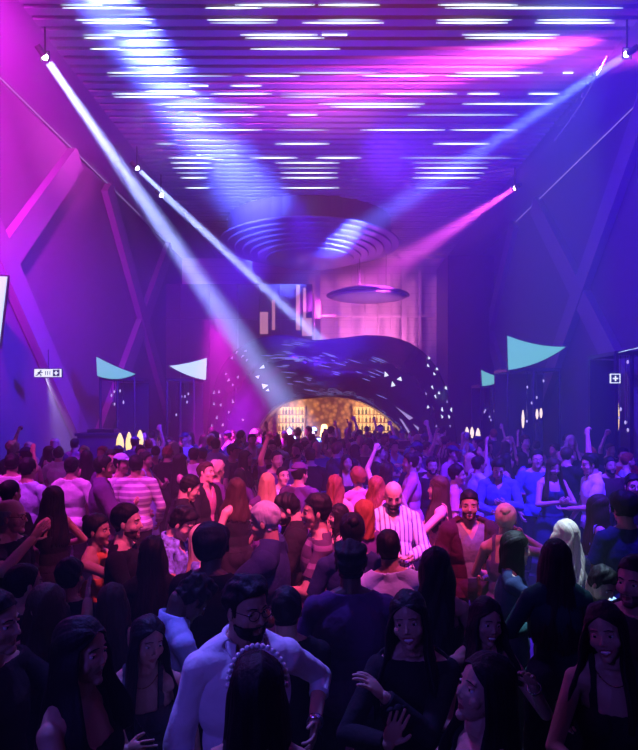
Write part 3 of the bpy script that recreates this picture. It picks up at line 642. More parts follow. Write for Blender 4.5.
# ------------------------------------------------------------------ bar under the dome
goldb = mat('bar_backlight', (.5,.35,.15), rough=.6)
mosaic, nt, bs = new_mat('bar_mosaic'); vo = nt.nodes.new('ShaderNodeTexVoronoi'); vo.inputs['Scale'].default_value = 7; tcn = nt.nodes.new('ShaderNodeTexCoord'); nt.links.new(tcn.outputs['Object'], vo.inputs['Vector'])
cr = nt.nodes.new('ShaderNodeValToRGB'); cr.color_ramp.elements[0].color = (.75,.48,.28,1); cr.color_ramp.elements[1].color = (.18,.08,.05,1); cr.color_ramp.elements[1].position = .7; nt.links.new(vo.outputs['Distance'], cr.inputs[0]); nt.links.new(cr.outputs[0], bs.inputs['Base Color']); bs.inputs['Roughness'].default_value = .35
bb = empty('back_bar', (0,20.2,0)); tag(bb, 'golden lit back bar wall with shelves of bottles inside the dome', 'bar')
MB().box(-2.6,2.6,0,.2,0,2.75).build('mosaic_panel', mosaic, bb)
wood = mat('shelf_wood', (.35,.20,.10), rough=.4); shelfglow = emat('shelf_glow', (1.,.58,.20), 1.6, False)
for (xa, xb, zs) in ((-1.75,-.85,(.95,1.22,1.49,1.76,2.03)), (.78,2.12,(.95,1.22,1.49,1.76,2.03))):
    mb = MB(); mb.box(xa,xb,-.03,-.005,.9,2.28); mb.build('backlit_panel', shelfglow, bb)
    for z in zs: MB().box(xa,xb,-.26,-.03,z-.015,z+.01).build('shelf', wood, bb)
    for x in (xa,xb): MB().box(x-.02,x+.02,-.26,-.03,.9,2.30).build('upright', wood, bb)
btm = [mat('bottle_amber', (.45,.20,.04), rough=.1, trans=.3), mat('bottle_green', (.10,.16,.05), rough=.1, trans=.3), mat('bottle_clear', (.75,.65,.45), rough=.1, trans=.3)]
cr_ = mat('bottle_cap', (.4,.3,.1), rough=.3)
prof = [(.034,0),(.036,.01),(.036,.12),(.030,.145),(.013,.165),(.012,.205),(.014,.21),(.014,.22)]
rr = random.Random(3); nb = 0
for side, (xa, xb) in (('left',(-1.75,-.85)),('right',(.78,2.12))):
    for zi, z in enumerate((1.22,1.49,1.76,2.03)):
        n = 8 if side == 'left' else 11
        for k in range(n):
            x = lerp(xa+.07, xb-.07, k/(n-1))+rr.uniform(-.012,.012); sc = rr.uniform(.85,1.02); e = empty('bottle', (x,20.05,z+.011)); mi_ = rr.choice(btm)
            MB().lathe([(r*1.05,h*sc) for r,h in prof[:6]], n=10).build('glass', mi_, e, True); MB().lathe([(.015,.2*sc),(.015,.235*sc),(.012,.24*sc)], n=8).build('cap', cr_, e, True)
            tag(e, 'glowing bottle on the %s shelf from the top of the %s lit shelving'%(['fourth','third','second','top'][zi], side), 'bottle', 'bottles on %s level %d'%(side, zi))
bc = empty('bar_counter', (0,18.6,0)); tag(bc, 'bar counter with dark top behind the crowd under the dome', 'counter'); MB().box(-2.3,2.3,-.25,.25,0,1.05).build('front', wood, bc); MB().box(-2.4,2.4,-.32,.32,1.05,1.10).build('counter_top', darkm, bc)
lp = empty('table_lamp', (-.18,18.6,1.10)); tag(lp, 'small glowing lamp standing on the bar counter in the middle of the dome', 'lamp'); MB().lathe([(.09,0),(.09,.02),(.02,.04),(.02,.28)], n=16).build('base', cr_, lp, True); MB().lathe([(.10,.26),(.13,.30),(.09,.62),(.05,.66)], n=18).build('lamp_shade', emat('lamp_glow', (1.,.62,.25), 5), lp, True)
# ------------------------------------------------------------------ sails over the side booths
sailm = mat('sail_lit', (.05,.1,.1), rough=.5, emit=(.17,.62,.50), es=.95); sailw = mat('sail_lit_pale', (.05,.1,.1), rough=.5, emit=(.62,.85,.95), es=1.1); frm = mat('sail_frame', (.012,.012,.025), rough=.4)
chrome = mat('post_chrome', (.5,.5,.6), rough=.2, metal=1); vel = mat('booth_velvet', (.06,.02,.06), rough=.8); whiteg = emat('small_light', (.6,.5,1.), 1.0)
def arcpts(a, b, sag, n=9):
    a = np.array(a,float); b = np.array(b,float); m = b-a; nn = np.array([-m[1],m[0]])/np.linalg.norm(m); return [a+m*t+nn*sag*4*t*(1-t) for t in np.linspace(0,1,n)]
def sail(d, A, B, C, s1, s2, s3, m, lab, booth=None, side=1):
    """A, B, C the corners as seen; s = bulge of AB, BC, CA in pixels"""
    pl = arcpts(A,B,s1)[:-1]+arcpts(B,C,s2)[:-1]+arcpts(C,A,s3)[:-1]; w3 = [P3(p[0],p[1],d) for p in pl]; c = np.mean(w3,0); base = np.array([c[0],d,0])
    e = empty('sail_booth', tuple(base)); tag(e, lab, 'booth')
    loc = [(p[0]-base[0], p[2]) for p in w3]; mb = MB(); mb.prism(loc, (1,0,0), (0,0,1), (0,-.02,0), .03); mb.build('lit_sail', m, e)
    big = [((x-c[0]+base[0])*1.05+c[0]-base[0], (z-c[2])*1.08+c[2]) for x,z in loc]; mb = MB(); mb.prism(big, (1,0,0), (0,0,1), (0,.06,0), .07); mb.build('sail_frame', frm, e)
    if booth:
        x0, x1 = booth; xa = (x0-VX)/F*d-base[0]; xb = (x1-VX)/F*d-base[0]; zt = min(p[2] for p in w3)+.05
        for x in np.linspace(xa, xb, 3): MB().tube((x,.10,0), (x,.10,zt), .035, n=8).build('post', frm, e)
        MB().box(xa,xb,1.3,1.4,0,zt-.1).build('back_panel', darkm, e)
        MB().box(xa,xb,.0,.14,.98,1.05).build('rail', chrome, e)
        mb = MB(); mb.box(xa+.1,xb-.1,.7,1.25,0,.45); mb.box(xa+.1,xb-.1,1.1,1.28,.45,1.0); mb.build('bench', vel, e)
        mb = MB(); mb.box(xa,xb,.05,1.4,zt-.08,zt); mb.build('canopy', darkm, e)
        rr2 = random.Random(int(d*10+x0))
        for k in range(5):
            x = rr2.uniform(xa+.1,xb-.1); z = rr2.uniform(zt*.55,zt*.95); f = MB().tube((x,.3,zt-.08), (x,.3,z), .008, n=5).build('pendant', chrome, e)
            v_, f_ = ellipsoid((x,.3,z-.03), (.022,.022,.04), None, 8, 6); mb = MB(); mb.add(v_, f_); mb.build('bulb', whiteg, f, True)
    return e
sail(15.0, (97,357), (136,374), (98,376), 1, -4, 0, sailm, 'booth with turquoise lit sail pointing right, left of the dome', (99,133))
sail(16.2, (170,366), (207,358), (206,380), 1, 0, -2, sailw, 'booth with white lit sail pointing left, beside the left foot of the dome', (166,193))
sail(15.5, (507,336), (565,347), (508,370), 3, -4, 0, sailm, 'booth with the large turquoise lit sail, right of the dome', (509,561))
sail(18.5, (481,370), (508,377), (482,386), 2, -2, 0, sailm, 'booth with the small turquoise lit sail just right of the dome', (482,505))
sail(11.6, (617,353), (648,343), (648,349), 1, 0, 2, sailw, 'booth with a pale lit sail cut by the right edge of the photo', (619,650))
sail(11.4, (-14,277), (8,277), (0,345), 0, 0, 0, sailw, 'tall pale lit panel cut by the left edge of the photo', None)
# ------------------------------------------------------------------ exit signs
signw = emat('sign_white', (.85,.92,1.), 1.3); signd = mat('sign_dark', (.02,.05,.04), rough=.5)
def exit_sign(c, w_, h_, lab, full):
    e = empty('exit_sign', c); tag(e, lab, 'sign'); MB().box(-w_/2,w_/2,0,.05,-h_/2,h_/2).build('housing', signd, e); MB().box(-w_/2+.012,w_/2-.012,-.008,0,-h_/2+.012,h_/2-.012).build('lit_face', signw, e)
    mb = MB(); k = h_/2; y_ = -.014
    def bar_(x0,z0,x1,z1,t=.022*h_/.2): mb.bar((x0,y_,z0),(x1,y_,z1), t, .008, up=(0,1,0))
    cx = w_*.30 if full else 0      # cross-shaped arrow mark
    mb.box(cx-k*.75,cx+k*.75,y_-.002,y_+.004,-k*.72,k*.72)
    mb2 = MB(); mb2.bar((cx-k*.5,y_-.006,0),(cx+k*.5,y_-.006,0), k*.26, .006, up=(0,1,0)); mb2.bar((cx,y_-.006,-k*.5),(cx,y_-.006,k*.5), k*.26, .006, up=(0,1,0)); mb2.build('arrow_mark', signw, e)
    if full:
        cx = -w_*.28; v_, f_ = ellipsoid((cx+.02,y_,k*.5), (.018,.004,.018), None, 10, 6); mb.add(v_, f_); bar_(cx+.01,k*.3,cx-.02,-k*.1,.03); bar_(cx-.02,-k*.1,cx+.03,-k*.35); bar_(cx+.03,-k*.35,cx+.02,-k*.7); bar_(cx-.02,-k*.1,cx-.05,-k*.5); bar_(cx-.05,-k*.5,cx-.09,-k*.5); bar_(cx+.0,k*.25,cx+.06,k*.05); bar_(cx,k*.25,cx-.05,k*.0)
        for x in (-.03,.0,.03): bar_(x*1.6,-k*.45,x*1.6,k*.45,.014)
    mb.build('pictogram', signd, e); MB().tube((0,.02,h_/2),(0,.02,.5), .01, n=6).build('hanger', darkm, e); return e
exit_sign(tuple(P3(48,373,12.8)), .60, .19, 'white lit exit sign on the diagonal strut at the far left', True)
exit_sign(tuple(P3(615,378.5,11.2)), 0.22, .20, 'small white square exit sign on the right wall', False)
# ------------------------------------------------------------------ petal lamps, dark console
def petal(px, py0, py1, d, wpx, tint, lab, grp=None):
    b = P3(px,py1,d); h = (py1-py0)/F*d; w_ = wpx/F*d/2; e = empty('petal_lamp', (b[0],d,b[2]-.0)); tag(e, lab, 'lamp', grp)
    prof = [(w_*.35,0),(w_*.75,h*.18),(w_,h*.45),(w_*.85,h*.72),(w_*.4,h*.93),(.01,h)]; MB().lathe(prof, n=16, sy=.45).build('glowing_shade', tint, e, True)
    MB().lathe([(w_*.8,-.06),(w_*.8,-.03),(w_*.3,0)], n=14).build('base', darkm, e, True)
    MB().lathe([(.16,-b[2]),(.16,-b[2]+.02),(.035,-b[2]+.05),(.035,-.06)], n=12).build('pedestal', darkm, e, True); return e
yel = emat('petal_yellow', (1.,.66,.22), 1.7); wht = emat('petal_pale', (1.,.75,.60), 1.5)
for px, y0_, y1_, w_, nm in ((120,433,455,8,'leftmost'),(129,432,456,7,'middle'),(140,430,450,7,'rightmost')): petal(px, y0_, y1_, 12.6, w_, yel, '%s of the three yellow glowing petal lamps in the left crowd'%nm)
for px, y0_, y1_, w_, nm in ((467,427,437,4,'leftmost'),(472,427,438,4,'middle'),(478,428,444,5,'rightmost')): petal(px, y0_, y1_, 15.5, w_, wht, '%s of the three pale glowing petal lamps right of the dome'%nm)
for px, y0_, y1_, w_, nm in ((523,410,428,3,'left'),(537,409,419,3,'middle'),(541,408,418,3,'right')): petal(px, y0_, y1_, 15.2, w_, wht, '%s slim glowing lamp in the booth under the large turquoise sail'%nm)
petal(618,403,430,11.9,3,yel,'slim yellow glowing lamp at the booth by the right edge')
a = P3(79,433,13.2); b = P3(118,460,13.2); e = empty('dark_console', ((a[0]+b[0])/2,13.4,0)); tag(e, 'black console table in the crowd below the turquoise sail at left', 'console')
hw = (b[0]-a[0])/2; MB().box(-hw,hw,-.3,.3,0,a[2]-.06).build('cabinet', vel, e); MB().box(-hw-.04,hw+.04,-.34,.34,a[2]-.06,a[2]).build('table_top', darkm, e); MB().box(-.25,.35,-.2,.2,a[2],a[2]+.08).build('mixer', chrome, e)
# ------------------------------------------------------------------ moving heads on the trusses
bodym = mat('fixture_black', (.02,.02,.025), rough=.4)
def beam(pos, tgt, col, power, ang, blend=.35, size=.06, area=False, label=None, lens=None, es=30, fixture=True, name='beam_light'):
    pos = Vector([float(v) for v in pos]); tgt = Vector([float(v) for v in tgt]); d = (tgt-pos).normalized()
    l = bpy.data.lights.new(name, 'SPOT'); l.color = col; l.energy = power; l.spot_size = D(ang); l.spot_blend = blend; l.shadow_soft_size = size
    if area: l = bpy.data.lights.new(name, 'AREA'); l.shape = 'DISK'; l.size = size*2; l.spread = D(ang); l.energy = power; l.color = col
    lo = bpy.data.objects.new(name, l); COL.objects.link(lo); lo.location = pos+d*(.10 if fixture else 0); lo.rotation_euler = d.to_track_quat('-Z','Y').to_euler()
    if fixture:
        e = empty('moving_head_light', pos); tag(e, label, 'stage light')
        mb = MB(); mb.tube(-d*.20, -d*.02, .055, .055, n=16); mb.build('lamp_head', bodym, e)
        mb = MB(); v_, f_ = ellipsoid(d*.0, (.052,.052,.052), None, 14, 10); mb.add(v_, f_); mb.build('lens', emat('lens_'+str(lens), lens or (1,1,1), es), e)
        up = ZC-.14-pos.z; mb = MB(); mb.box(-.080,-.065,-.015,.015,-.09,.09); mb.box(.065,.080,-.015,.015,-.09,.09); mb.box(-.080,.080,-.02,.02,.08,.10); mb.build('yoke', bodym, e); MB().tube((0,0,.10), (0,0,max(.2,up)), .018, n=8).build('base', bodym, e)
    return lo
B1 = P3(45,57,10.5); B2 = P3(137,168,15.4); B3 = P3(161,195,17.3); B4 = P3(627,54,10.3); B5 = P3(515,188,16.8)

# foil garland glinting beside the right beam
foil = mat('foil', (.9,.75,.8), rough=.25, metal=.7); rr = random.Random(8); mb = MB()
for k in range(26):
    t = rr.random()**.8; c = P3(604-50*t+rr.gauss(0,2.2), 60+78*t+rr.gauss(0,2.5), 10.8); s_ = rr.uniform(.012,.035)*(1.2-.7*t); a_ = rr.uniform(0,3)
    mb.prism([(s_*cs(a_),s_*sn(a_)),(s_*cs(a_+2),s_*.7*sn(a_+2)),(s_*cs(a_+4),s_*.7*sn(a_+4))], (1,0,0), (0,.3,.95), tuple(c), .004)
p_ = [P3(606-52*t, 57+84*t+6*math.sin(PI*t), 10.8) for t in np.linspace(0,1,8)]
for a_, b_ in zip(p_, p_[1:]): mb.tube(a_, b_, .004, n=5)
tag(mb.build('foil_garland', foil), 'string of small glinting foil pieces hanging beside the right-hand beam', 'garland', kind='stuff')
PW = (.34,.42,1.); BL = (.070,.014,1.); MG = (1.,.02,.85); PK = (1.,.07,.72)
beam(B1, P3(298,424,16.2), PW, 400, 6.8, .6, .07, True, 'left moving head nearest the camera throwing a white-blue beam', (.9,.95,1))
beam(B2, P3(318,338,18.4), PW, 220, 4.2, .5, .06, True, 'second left moving head throwing a narrow white beam', (.9,.95,1))
beam(B3, P3(322,341,18.5), PW, 60, 3.2, .5, .05, True, 'small third left moving head just behind the second', (.9,.95,1))
beam(B4, P3(285,280,25.2), (.09,.15,1.), 300, 6.2, .6, .07, True, 'right moving head nearest the camera throwing a blue-white beam', (.9,.95,1))
beam(B5, P3(325,312,25), (1.,.09,.80), 300, 12.5, .7, .07, True, 'right moving head throwing a widening pink beam towards the rear', (1,.45,.85))
# washes
def W(p, t, c, e, a, bl=1, sz=.3, area=False): return beam(p, t, c, e, a, bl, sz, area, fixture=False, name='wash_light')
W(P3(50,-62,8.2), P3(262,205,21), (.09,.15,1.), 1400, 14, .7, .35, True)            # broad blue-white wash up the ceiling
W((6.5,10.4,8.6), (-1.5,13.4,9.3), PK, 170, 20, .8, .12, True)               # pink wash under the ceiling from the right
W((-4.4,6.0,7.8), (-6.9,9.4,7.3), MG, 28000, 76)           # magenta on the left wall
W((-1.0,10.0,5.0), (-6.9,15.5,2.6), BL, 9000, 80)           # blue on the lower left wall
W((0.5,8.0,6.0), (6.9,15.5,4.6), BL, 6500, 95)              # blue on the right wall
W((0.2,12.6,4.2), (0.0,13.6,9.0), (1.,.22,.45), 1100, 38)              # pink pool on the slats
W((0.0,12.0,2.8), (0.0,15.0,9.0), BL, 3600, 120, 1, .5)            # blue over the ceiling
W((1.9,24.6,3.2), (1.9,27.8,6.2), (1.,.24,.62), 2600, 90)            # pink rear wall
W((1.5,21.8,4.6), (1.4,23.0,7.0), (.6,.2,.9), 120, 100)
W((-1.0,17.0,8.4), (0.2,19.2,1.5), BL, 7000, 60)            # blue on the bar crowd
W((-1.1,19.0,2.2), (-1.1,20.2,1.6), (1.,.50,.16), 120, 170, 1, .2)              # warm bar light
W((1.1,19.0,2.2), (1.1,20.2,1.6), (1.,.50,.16), 120, 170, 1, .2)
W((-2.7,13.9,4.5), (-2.4,15.9,1.3), MG, 16000, 56)           # magenta on the left foot
# crowd
W((0.8,1.8,8.3), (-.3,5.5,1.6), (1.,.085,.36), 11500, 34, .9, .25)
W((-3.4,4.4,8.4), (-3.0,7.2,1.6), (.80,.04,.85), 5200, 38, .9, .25)
W((2.9,4.4,8.6), (2.5,7.2,1.4), BL, 22000, 50, .9, .25)
W((2.0,4.9,8.9), (1.42,3.9,1.7), (.45,.70,1.), 9000, 8.5, .6, .05)
W((-1.8,4.6,7.8), (-.36,2.45,1.4), (.14,.12,1.), 3000, 19, .9, .2)
W((-2.2,-.8,3.6), (.0,2.6,1.3), (.13,.07,1.), 190, 70, 1, .4)
W(P3(47,378,12.7), P3(64,440,13.6), (.75,.65,1.), 38, 26, 1, .03, True)       # light under the exit sign
W((-5.0,14.4,.5), (-6.8,15.6,2.0), (1.,.10,.40), 160, 80)
W((-4.6,8.4,8.5), (1.15,3.7,1.3), (.12,.06,1.), 500, 14, .8, .1)       # violet rim light on the right foreground
W((4.6,-.5,6.5), (1.4,3.0,1.5), (.16,.06,1.), 110, 40, .9, .2)
# ------------------------------------------------------------------ the crowd: people one can make out, nearest first
PLACED = []
def person(px, yt, d, yaw, label, group=None, **s):
    h0 = 2.3-(yt-VY)*d/F-.015; h0 = s.get('h', min(1.90, max(1.52, h0))); d = F*(HC-.015-h0)/(yt-VY); best = None
    for q in (0,.03,-.03,.06,-.06,.09,-.09,.12,-.12):
        d2 = d*(1+q); h2 = HC-.015-(yt-VY)*d2/F; gap = min([math.hypot((px-VX)/F*d2-a, d2-b) for a,b in PLACED]+[9])
        if (1.50 < h2 < 1.93 or q == 0) and (best is None or gap > best[0]): best = (gap, d2, h2 if q else h0)
        if best[0] > .46: break
    d, h0 = best[1:]; s['h'] = h0; s.setdefault('voxel', max(.0085, .0036*d)); s['seed'] = int(px*7+yt) % 997
    s.setdefault('detail', 1 if d < 7.5 else 0)
    data = make_person(s); x = (px-VX)/F*d; off = Rz(D(yaw))@data['hc']        # the head stands where it is seen, whatever the lean
    loc = (x-off[0], d-off[1]*.6, 0); PLACED.append((loc[0], loc[1])); e = spawn(data, loc, D(yaw), label, group); e['_d'] = 0; del e['_d']
    def world(p): return np.array(loc)+Rz(D(yaw))@np.asarray(p)
    data['world'] = world; data['yaw'] = D(yaw); return data
m, f = dict(sex='m'), dict(sex='f')
def M(*a, **k): return person(*a, sex='m', **k)
def Wm(*a, **k): return person(*a, sex='f', **k)
# --- front
bm_ = M(247,573,1.90,-158,'bearded man in glasses and white rolled-sleeve shirt in the centre foreground',hair='quiff',beard='full',glasses=1,skin='m',top='rolled',top_col='white',hyaw=22,hpitch=3,build=1.06,armL=((.27,.10,1.13),(.7,-.7,-.3),(-1,0,0),.4),armR='down',watch=-1,gaze=1)
Wm(257,648,1.42,2,'woman seen from behind with long black hair and a pearl headband',hair='long',headband=1,hlen=1.2,top='dress',top_col='black',armR='front',armL='front')
Wm(148,612,1.95,-166,'woman with long dark hair, strappy dark dress and crossbody strap, left foreground',hair='long',top='dress',top_col='charcoal',hyaw=28,hroll=-6,necklace=1,strap=1,armR='clap',armL='down',hpitch=4,skin='m')
Wm(82,612,1.72,-100,'dark-haired woman in profile with drop earring in the lower left corner',hair='long',earring=1,top='tank',top_col='black',hyaw=-6,armR='front',armL='relax',hlen=.8)
Wm(47,580,2.25,-20,'woman with brown hair lit reddish at the edge, back turned, lower left',hair='longwavy',hair_col='brown',top='dress',top_col='black',armR='relax')
M(-6,588,1.95,-95,'person at the left edge holding both hands up to clap',hair='short',top='tee',top_col='black',armR=((.10,.36,1.20),(.8,-.2,-.6),(-1,0,.1),.05),armL=((.06,.40,1.28),(.8,-.2,-.6),(-1,0,.1),.05))
Wm(112,580,2.35,10,'woman from behind whose brown hair glows orange at its left edge',hair='long',hair_col='brown',top='dress',top_col='black',armR='front')
Wm(409,587,2.0,-186,'laughing woman with long dark hair raising her open hand, right of centre',hair='long',smile=1,top='long',top_col='black',skin='m',hroll=8,hpitch=-2,hyaw=-10,armL=((-.12,.28,1.40),(.8,-.3,-.8),(0,-.3,-1),.35,(-.4,.0,.5)),armR=((.10,.32,1.24),(.8,-.3,-.6),(0,1,.1),.03,(0,-.6,1.8)),bracelet=1)
Wm(486,594,2.02,-172,'smiling woman with dark hair pulled back facing the camera, right foreground',hair='long',hlen=.7,smile=1,top='tank',top_col='black',skin='m',hroll=-8,hyaw=6,armL=((.15,.26,1.38),(.6,-.2,-1),(0,0,-1),.3),armR='front',bracelet=-1)
Wm(484,648,1.55,102,'woman in profile looking up to the left, dark hair behind her shoulder, lower right',hair='long',top='dress',top_col='black',hpitch=-14,hyaw=4,earring=1,armL=((.02,.32,1.28),(.7,-.2,-.8),(-.3,-1,0),.5),armR='front',skin='m')
Wm(606,598,1.95,-196,'laughing woman with long dark hair and a necklace near the right edge',hair='long',smile=1,top='dress',top_col='black',hroll=12,hyaw=-20,necklace=1,armR='front',armL='relax',skin='m')
M(634,553,2.30,108,'man with short dark hair cut by the right edge, face towards the dance floor',hair='short',beard='stubble',top='tee',top_col='black',hyaw=20,skin='m')
Wm(556,536,2.35,-4,'woman from behind with very long black hair and dark teal top, right foreground',hair='long',hlen=1.25,top='long',top_col='teal',armR='front',armL='front')
Wm(436,545,2.50,-8,'woman from behind with a mass of black wavy hair beside the man in maroon jacket',hair='longwavy',hlen=1.15,head=1.06,top='dress',top_col='black',armR='front')
M(350,540,2.55,6,'broad man in dark purple t-shirt with back turned, centre of the foreground',hair='curly',build=1.16,top='tee',top_col='purple',armR='front',armL='front',skin='d')
M(212,524,2.70,-12,'man with round black hair seen from behind left of centre, black top',hair='afro',head=.94,top='tee',top_col='black',armR='drink',armL='drink',skin='d')
dn_ = M(192,566,2.30,-60,'man bending his dark head over his phone, pale blue open-collar shirt',hair='curly',top='shirt',top_col='lightblue',hpitch=38,lean=8,armR='phone',armL='phone',skin='d')
Wm(152,533,2.62,14,'woman from behind with long black hair, her pointing hand held out at left',hair='long',top='long',top_col='black',armR='front',armL=((-.02,.36,1.30),(.8,-.2,-.7),(0,0,-1),.12))
M(70,556,2.9,-10,'dark-haired man in black seen from behind, left foreground',hair='short',top='tee',top_col='black')
M(24,560,2.75,-40,'man in black with cropped hair at the lower left, back to the camera',hair='buzz',top='tee',top_col='black',armR='wave')
M(286,585,2.35,8,'dark-haired person in black behind the bearded man in glasses',hair='short',top='long',top_col='black',armR=((.02,.34,1.20),(.8,-.2,-.7),(0,0,-1),.3))
# --- second line
pk_ = M(127,502,2.95,-88,'man in profile with short fade haircut and black crew-neck, neck lit pink',hair='fade',fade=1,top='tee',top_col='black',skin='l',beard='stubble',armR='front')
Wm(98,512,3.0,-96,'woman with tied-up dark hair and orange halter hugging the man in black crew-neck',hair='bun',top='halter',top_col='orange',skin='m',armR='hug',armL='relax')
M(183,502,3.15,-100,'man with dark quiff looking down, open blue patterned shirt',hair='quiff',top='shirt',top_col='pattern',hpitch=24,skin='l',armR='drink',armL='phone',lean=4)
Wm(204,522,3.35,-84,'woman with straight fair hair lit blue and patterned blue top, left of centre',hair='long',hair_col='fair',top='tee',top_col='pattern',armL='front',armR='front')
M(264,500,3.15,84,'grey-haired man in dark jacket turned left, holding out his sleeve',hair='short',hair_col='grey',skin='m',top='jacket',top_col='navy',under='black',armL=((.10,.40,1.22),(.8,-.2,-.6),(0,0,-1),.4),armR='front',hpitch=8)
M(287,490,3.75,98,'bearded man with dark quiff bowing his head left, black jacket, pink collar',hair='quiff',beard='full',skin='l',top='jacket',under='pink',top_col='black',hpitch=22,armL='front')
M(316,492,3.55,100,'smiling young man in profile facing left, dark polo with striped sleeves',hair='short',skin='m',smile=1,top='tee',top_col='polostripe',armR='relax',armL='front')
Wm(338,502,3.75,100,'young woman in profile close behind the man with striped sleeves',hair='lob',skin='l',top='tank',top_col='black',armR='front')
Wm(364,497,3.6,12,'reddish-fair-haired woman from behind just left of the bald man',hair='lob',hair_col='red',top='tee',top_col='purple',armR='front')
M(389,528,3.05,-10,'man in light blue shirt seen from behind in the centre, dark cropped hair',hair='short',top='long',top_col='lightblue',build=1.1,armR='front',armL='front',side=-6)
M(352,512,3.0,4,'person with black hair and upright bun seen from behind in the centre',hair='bun',top='tee',top_col='navy',armR='front')
bald_ = M(393,478,4.15,-174,'bald bearded man in blue-and-white striped shirt looking down',hair='bald',beard='full',skin='l',top='shirt',top_col='vstripe',hpitch=22,hyaw=-8,build=1.12,belly=1,armL='front',armR=((.04,.34,1.14),(.8,-.2,-.6),(0,.1,1),.35))
M(469,489,3.95,-176,'smiling man with fade haircut and maroon jacket over a grey shirt',hair='fade',fade=1,beard='stubble',smile=1,skin='m',top='jacket',top_col='maroon',under='grey',build=.94,hyaw=-14,armR='relax',armL='front')
Wm(516,528,2.95,-104,'woman in profile facing right, dark hair streaked by cyan light',hair='lob',skin='l',top='long',top_col='navy',hpitch=6,armR=((.02,.44,1.28),(.8,-.2,-.5),(0,0,-1),.3),armL='front')
Wm(566,517,2.95,20,'woman from behind with fair hair lit cyan-white, shiny dark top',hair='longwavy',hair_col='fair',top='long',top_col='sequin',hlen=.9,armR='front')
Wm(506,502,3.75,-20,'woman with fair hair in a knot lit blue, beside the man in maroon jacket',hair='bun',hair_col='fair',top='tank',top_col='purple',armR='neck',armL='front')
Wm(600,492,4.1,-96,'woman with long straight brown hair and thin-strap pale dress near the right edge',hair='long',hair_col='brown',top='dress',top_col='lightblue',skin='l',armR='front')
M(624,491,3.6,10,'man in navy t-shirt from behind at the right edge, big dark hair',hair='afro',head=.92,top='tee',top_col='navy',build=1.1)
M(633,473,4.9,-188,'person in glasses and dark top facing the camera at the right edge',hair='short',glasses=1,top='tee',top_col='black',skin='l')
M(601,560,3.0,-150,'man in pale blue shirt bending low behind the fair-haired woman at right',hair='short',top='tee',top_col='lightblue',h=1.48,hpitch=30)
Wm(52,484,4.2,72,'woman with long black hair turned left, black top and silver bracelet',hair='long',skin='m',top='tank',top_col='black',armR=((.26,.20,1.12),(.6,-.6,-.3),(-1,0,0),.4),bracelet=1,armL='front')
M(12,497,3.3,-88,'bald man in profile at the left edge, looking right',hair='receding',hair_col='grey',skin='l',top='tee',top_col='black',glasses=1,armR='wave')
M(10,478,4.1,-20,'cropped-haired man from behind just above the bald man at the left edge',hair='buzz',skin='l',top='tee',top_col='black')
Wm(236,476,4.8,48,'woman with long dark hair in a black tank top, bare shoulder lit pink',hair='long',hair_col='brown',hlen=.75,skin='l',top='tank',top_col='black',armR='relax')
M(190,473,4.6,-76,'man lit red in profile looking down behind the man with the dark quiff',hair='short',skin='l',top='jacket',under='white',top_col='black',hpitch=20)
M(206,461,5.3,-110,'man with tousled brown hair leaning his head back, dark jacket',hair='quiff',hair_col='brown',skin='l',top='jacket',under='pink',top_col='black',hroll=-14,hpitch=-8)
Wm(267,471,5.0,14,'woman from behind with long strawberry-blonde hair and purple top',hair='long',hair_col='blonde',top='tee',top_col='purple',skin='l',armL='drink')
M(300,462,5.35,-24,'man in dark cap and t-shirt with white lettering on the back',hair='cap',cap_col='purple',cap_back=1,top='tee',top_col='purple',backprint=1,skin='m',hyaw=-20)
Wm(335,473,5.1,-10,'woman from behind with long red wavy hair, centre of the dance floor',hair='longwavy',hair_col='red',top='tee',top_col='peach',skin='l')
Wm(358,467,5.5,10,'woman with short curly reddish hair and pink top seen from behind',hair='afro',hair_col='red',head=.92,top='tee',top_col='pink',skin='l')
Wm(377,474,4.9,-30,'woman with long curly auburn hair just left of the bald man',hair='longwavy',hair_col='red',top='tee',top_col='pink',hlen=.7,skin='l')
Wm(386,461,5.9,-12,'woman in black raising her left fist above the curly-haired women',hair='lob',top='dress',top_col='black',skin='l',armL=((.16,.16,1.86),(.8,.2,-.2),(0,1,0),.95))
M(410,452,5.75,86,'man in magenta-lit white shirt in profile facing left, right of the bald man',hair='short',skin='m',top='shirt',top_col='pink',armL='front')  # magenta light on the white shirt is put into the pink cloth
Wm(438,474,4.45,80,'woman in peach dress with dark hair, hands raised, facing the bald man',hair='long',hair_col='brown',skin='l',top='dress',top_col='peach',armR=((.10,.36,1.22),(.8,-.2,-.6),(-1,0,.2),.1),armL='clap')
M(432,456,6.1,-176,'dark-bearded man in black facing the camera near the right dome foot',hair='short',beard='full',skin='m',top='tee',top_col='black')
M(417,451,6.9,-184,'man in black with short hair just left of the dark-bearded man',hair='short',skin='m',top='tee',top_col='black')
M(457,463,5.6,-104,'man leaning right in a pink shirt, mid crowd, face lit pink',hair='fade',fade=1,skin='l',top='tee',top_col='pink',hroll=10)
M(498,456,5.8,-192,'man in blue shirt looking down in the blue light right of the dome',hair='short',skin='l',top='shirt',top_col='blue',hpitch=26,armL='phone',armR='front')
M(479,455,6.5,-70,'man in light blue shirt facing right, beside the man looking down',hair='short',skin='m',top='shirt',top_col='lightblue')
M(537,449,6.35,-190,'man in glasses with short hair in the blue light, facing the camera',hair='short',glasses=1,skin='l',top='tee',top_col='blue')
Wm(553,455,5.9,-174,'woman in a low-cut dark dress looking down at her phone, right crowd',hair='long',hair_col='brown',skin='l',top='dress',top_col='navy',hpitch=20,armR='phone',armL='phone')
Wm(571,434,8.3,-176,'tall woman with long fair hair standing in front of the right booth',hair='long',hair_col='fair',skin='l',top='dress',top_col='black',armL='wave')
M(590,452,5.5,88,'man with big dark quiff in a white polo shirt facing left, right crowd',hair='quiff',skin='l',top='polo',top_col='white',hpitch=8,armL='front')
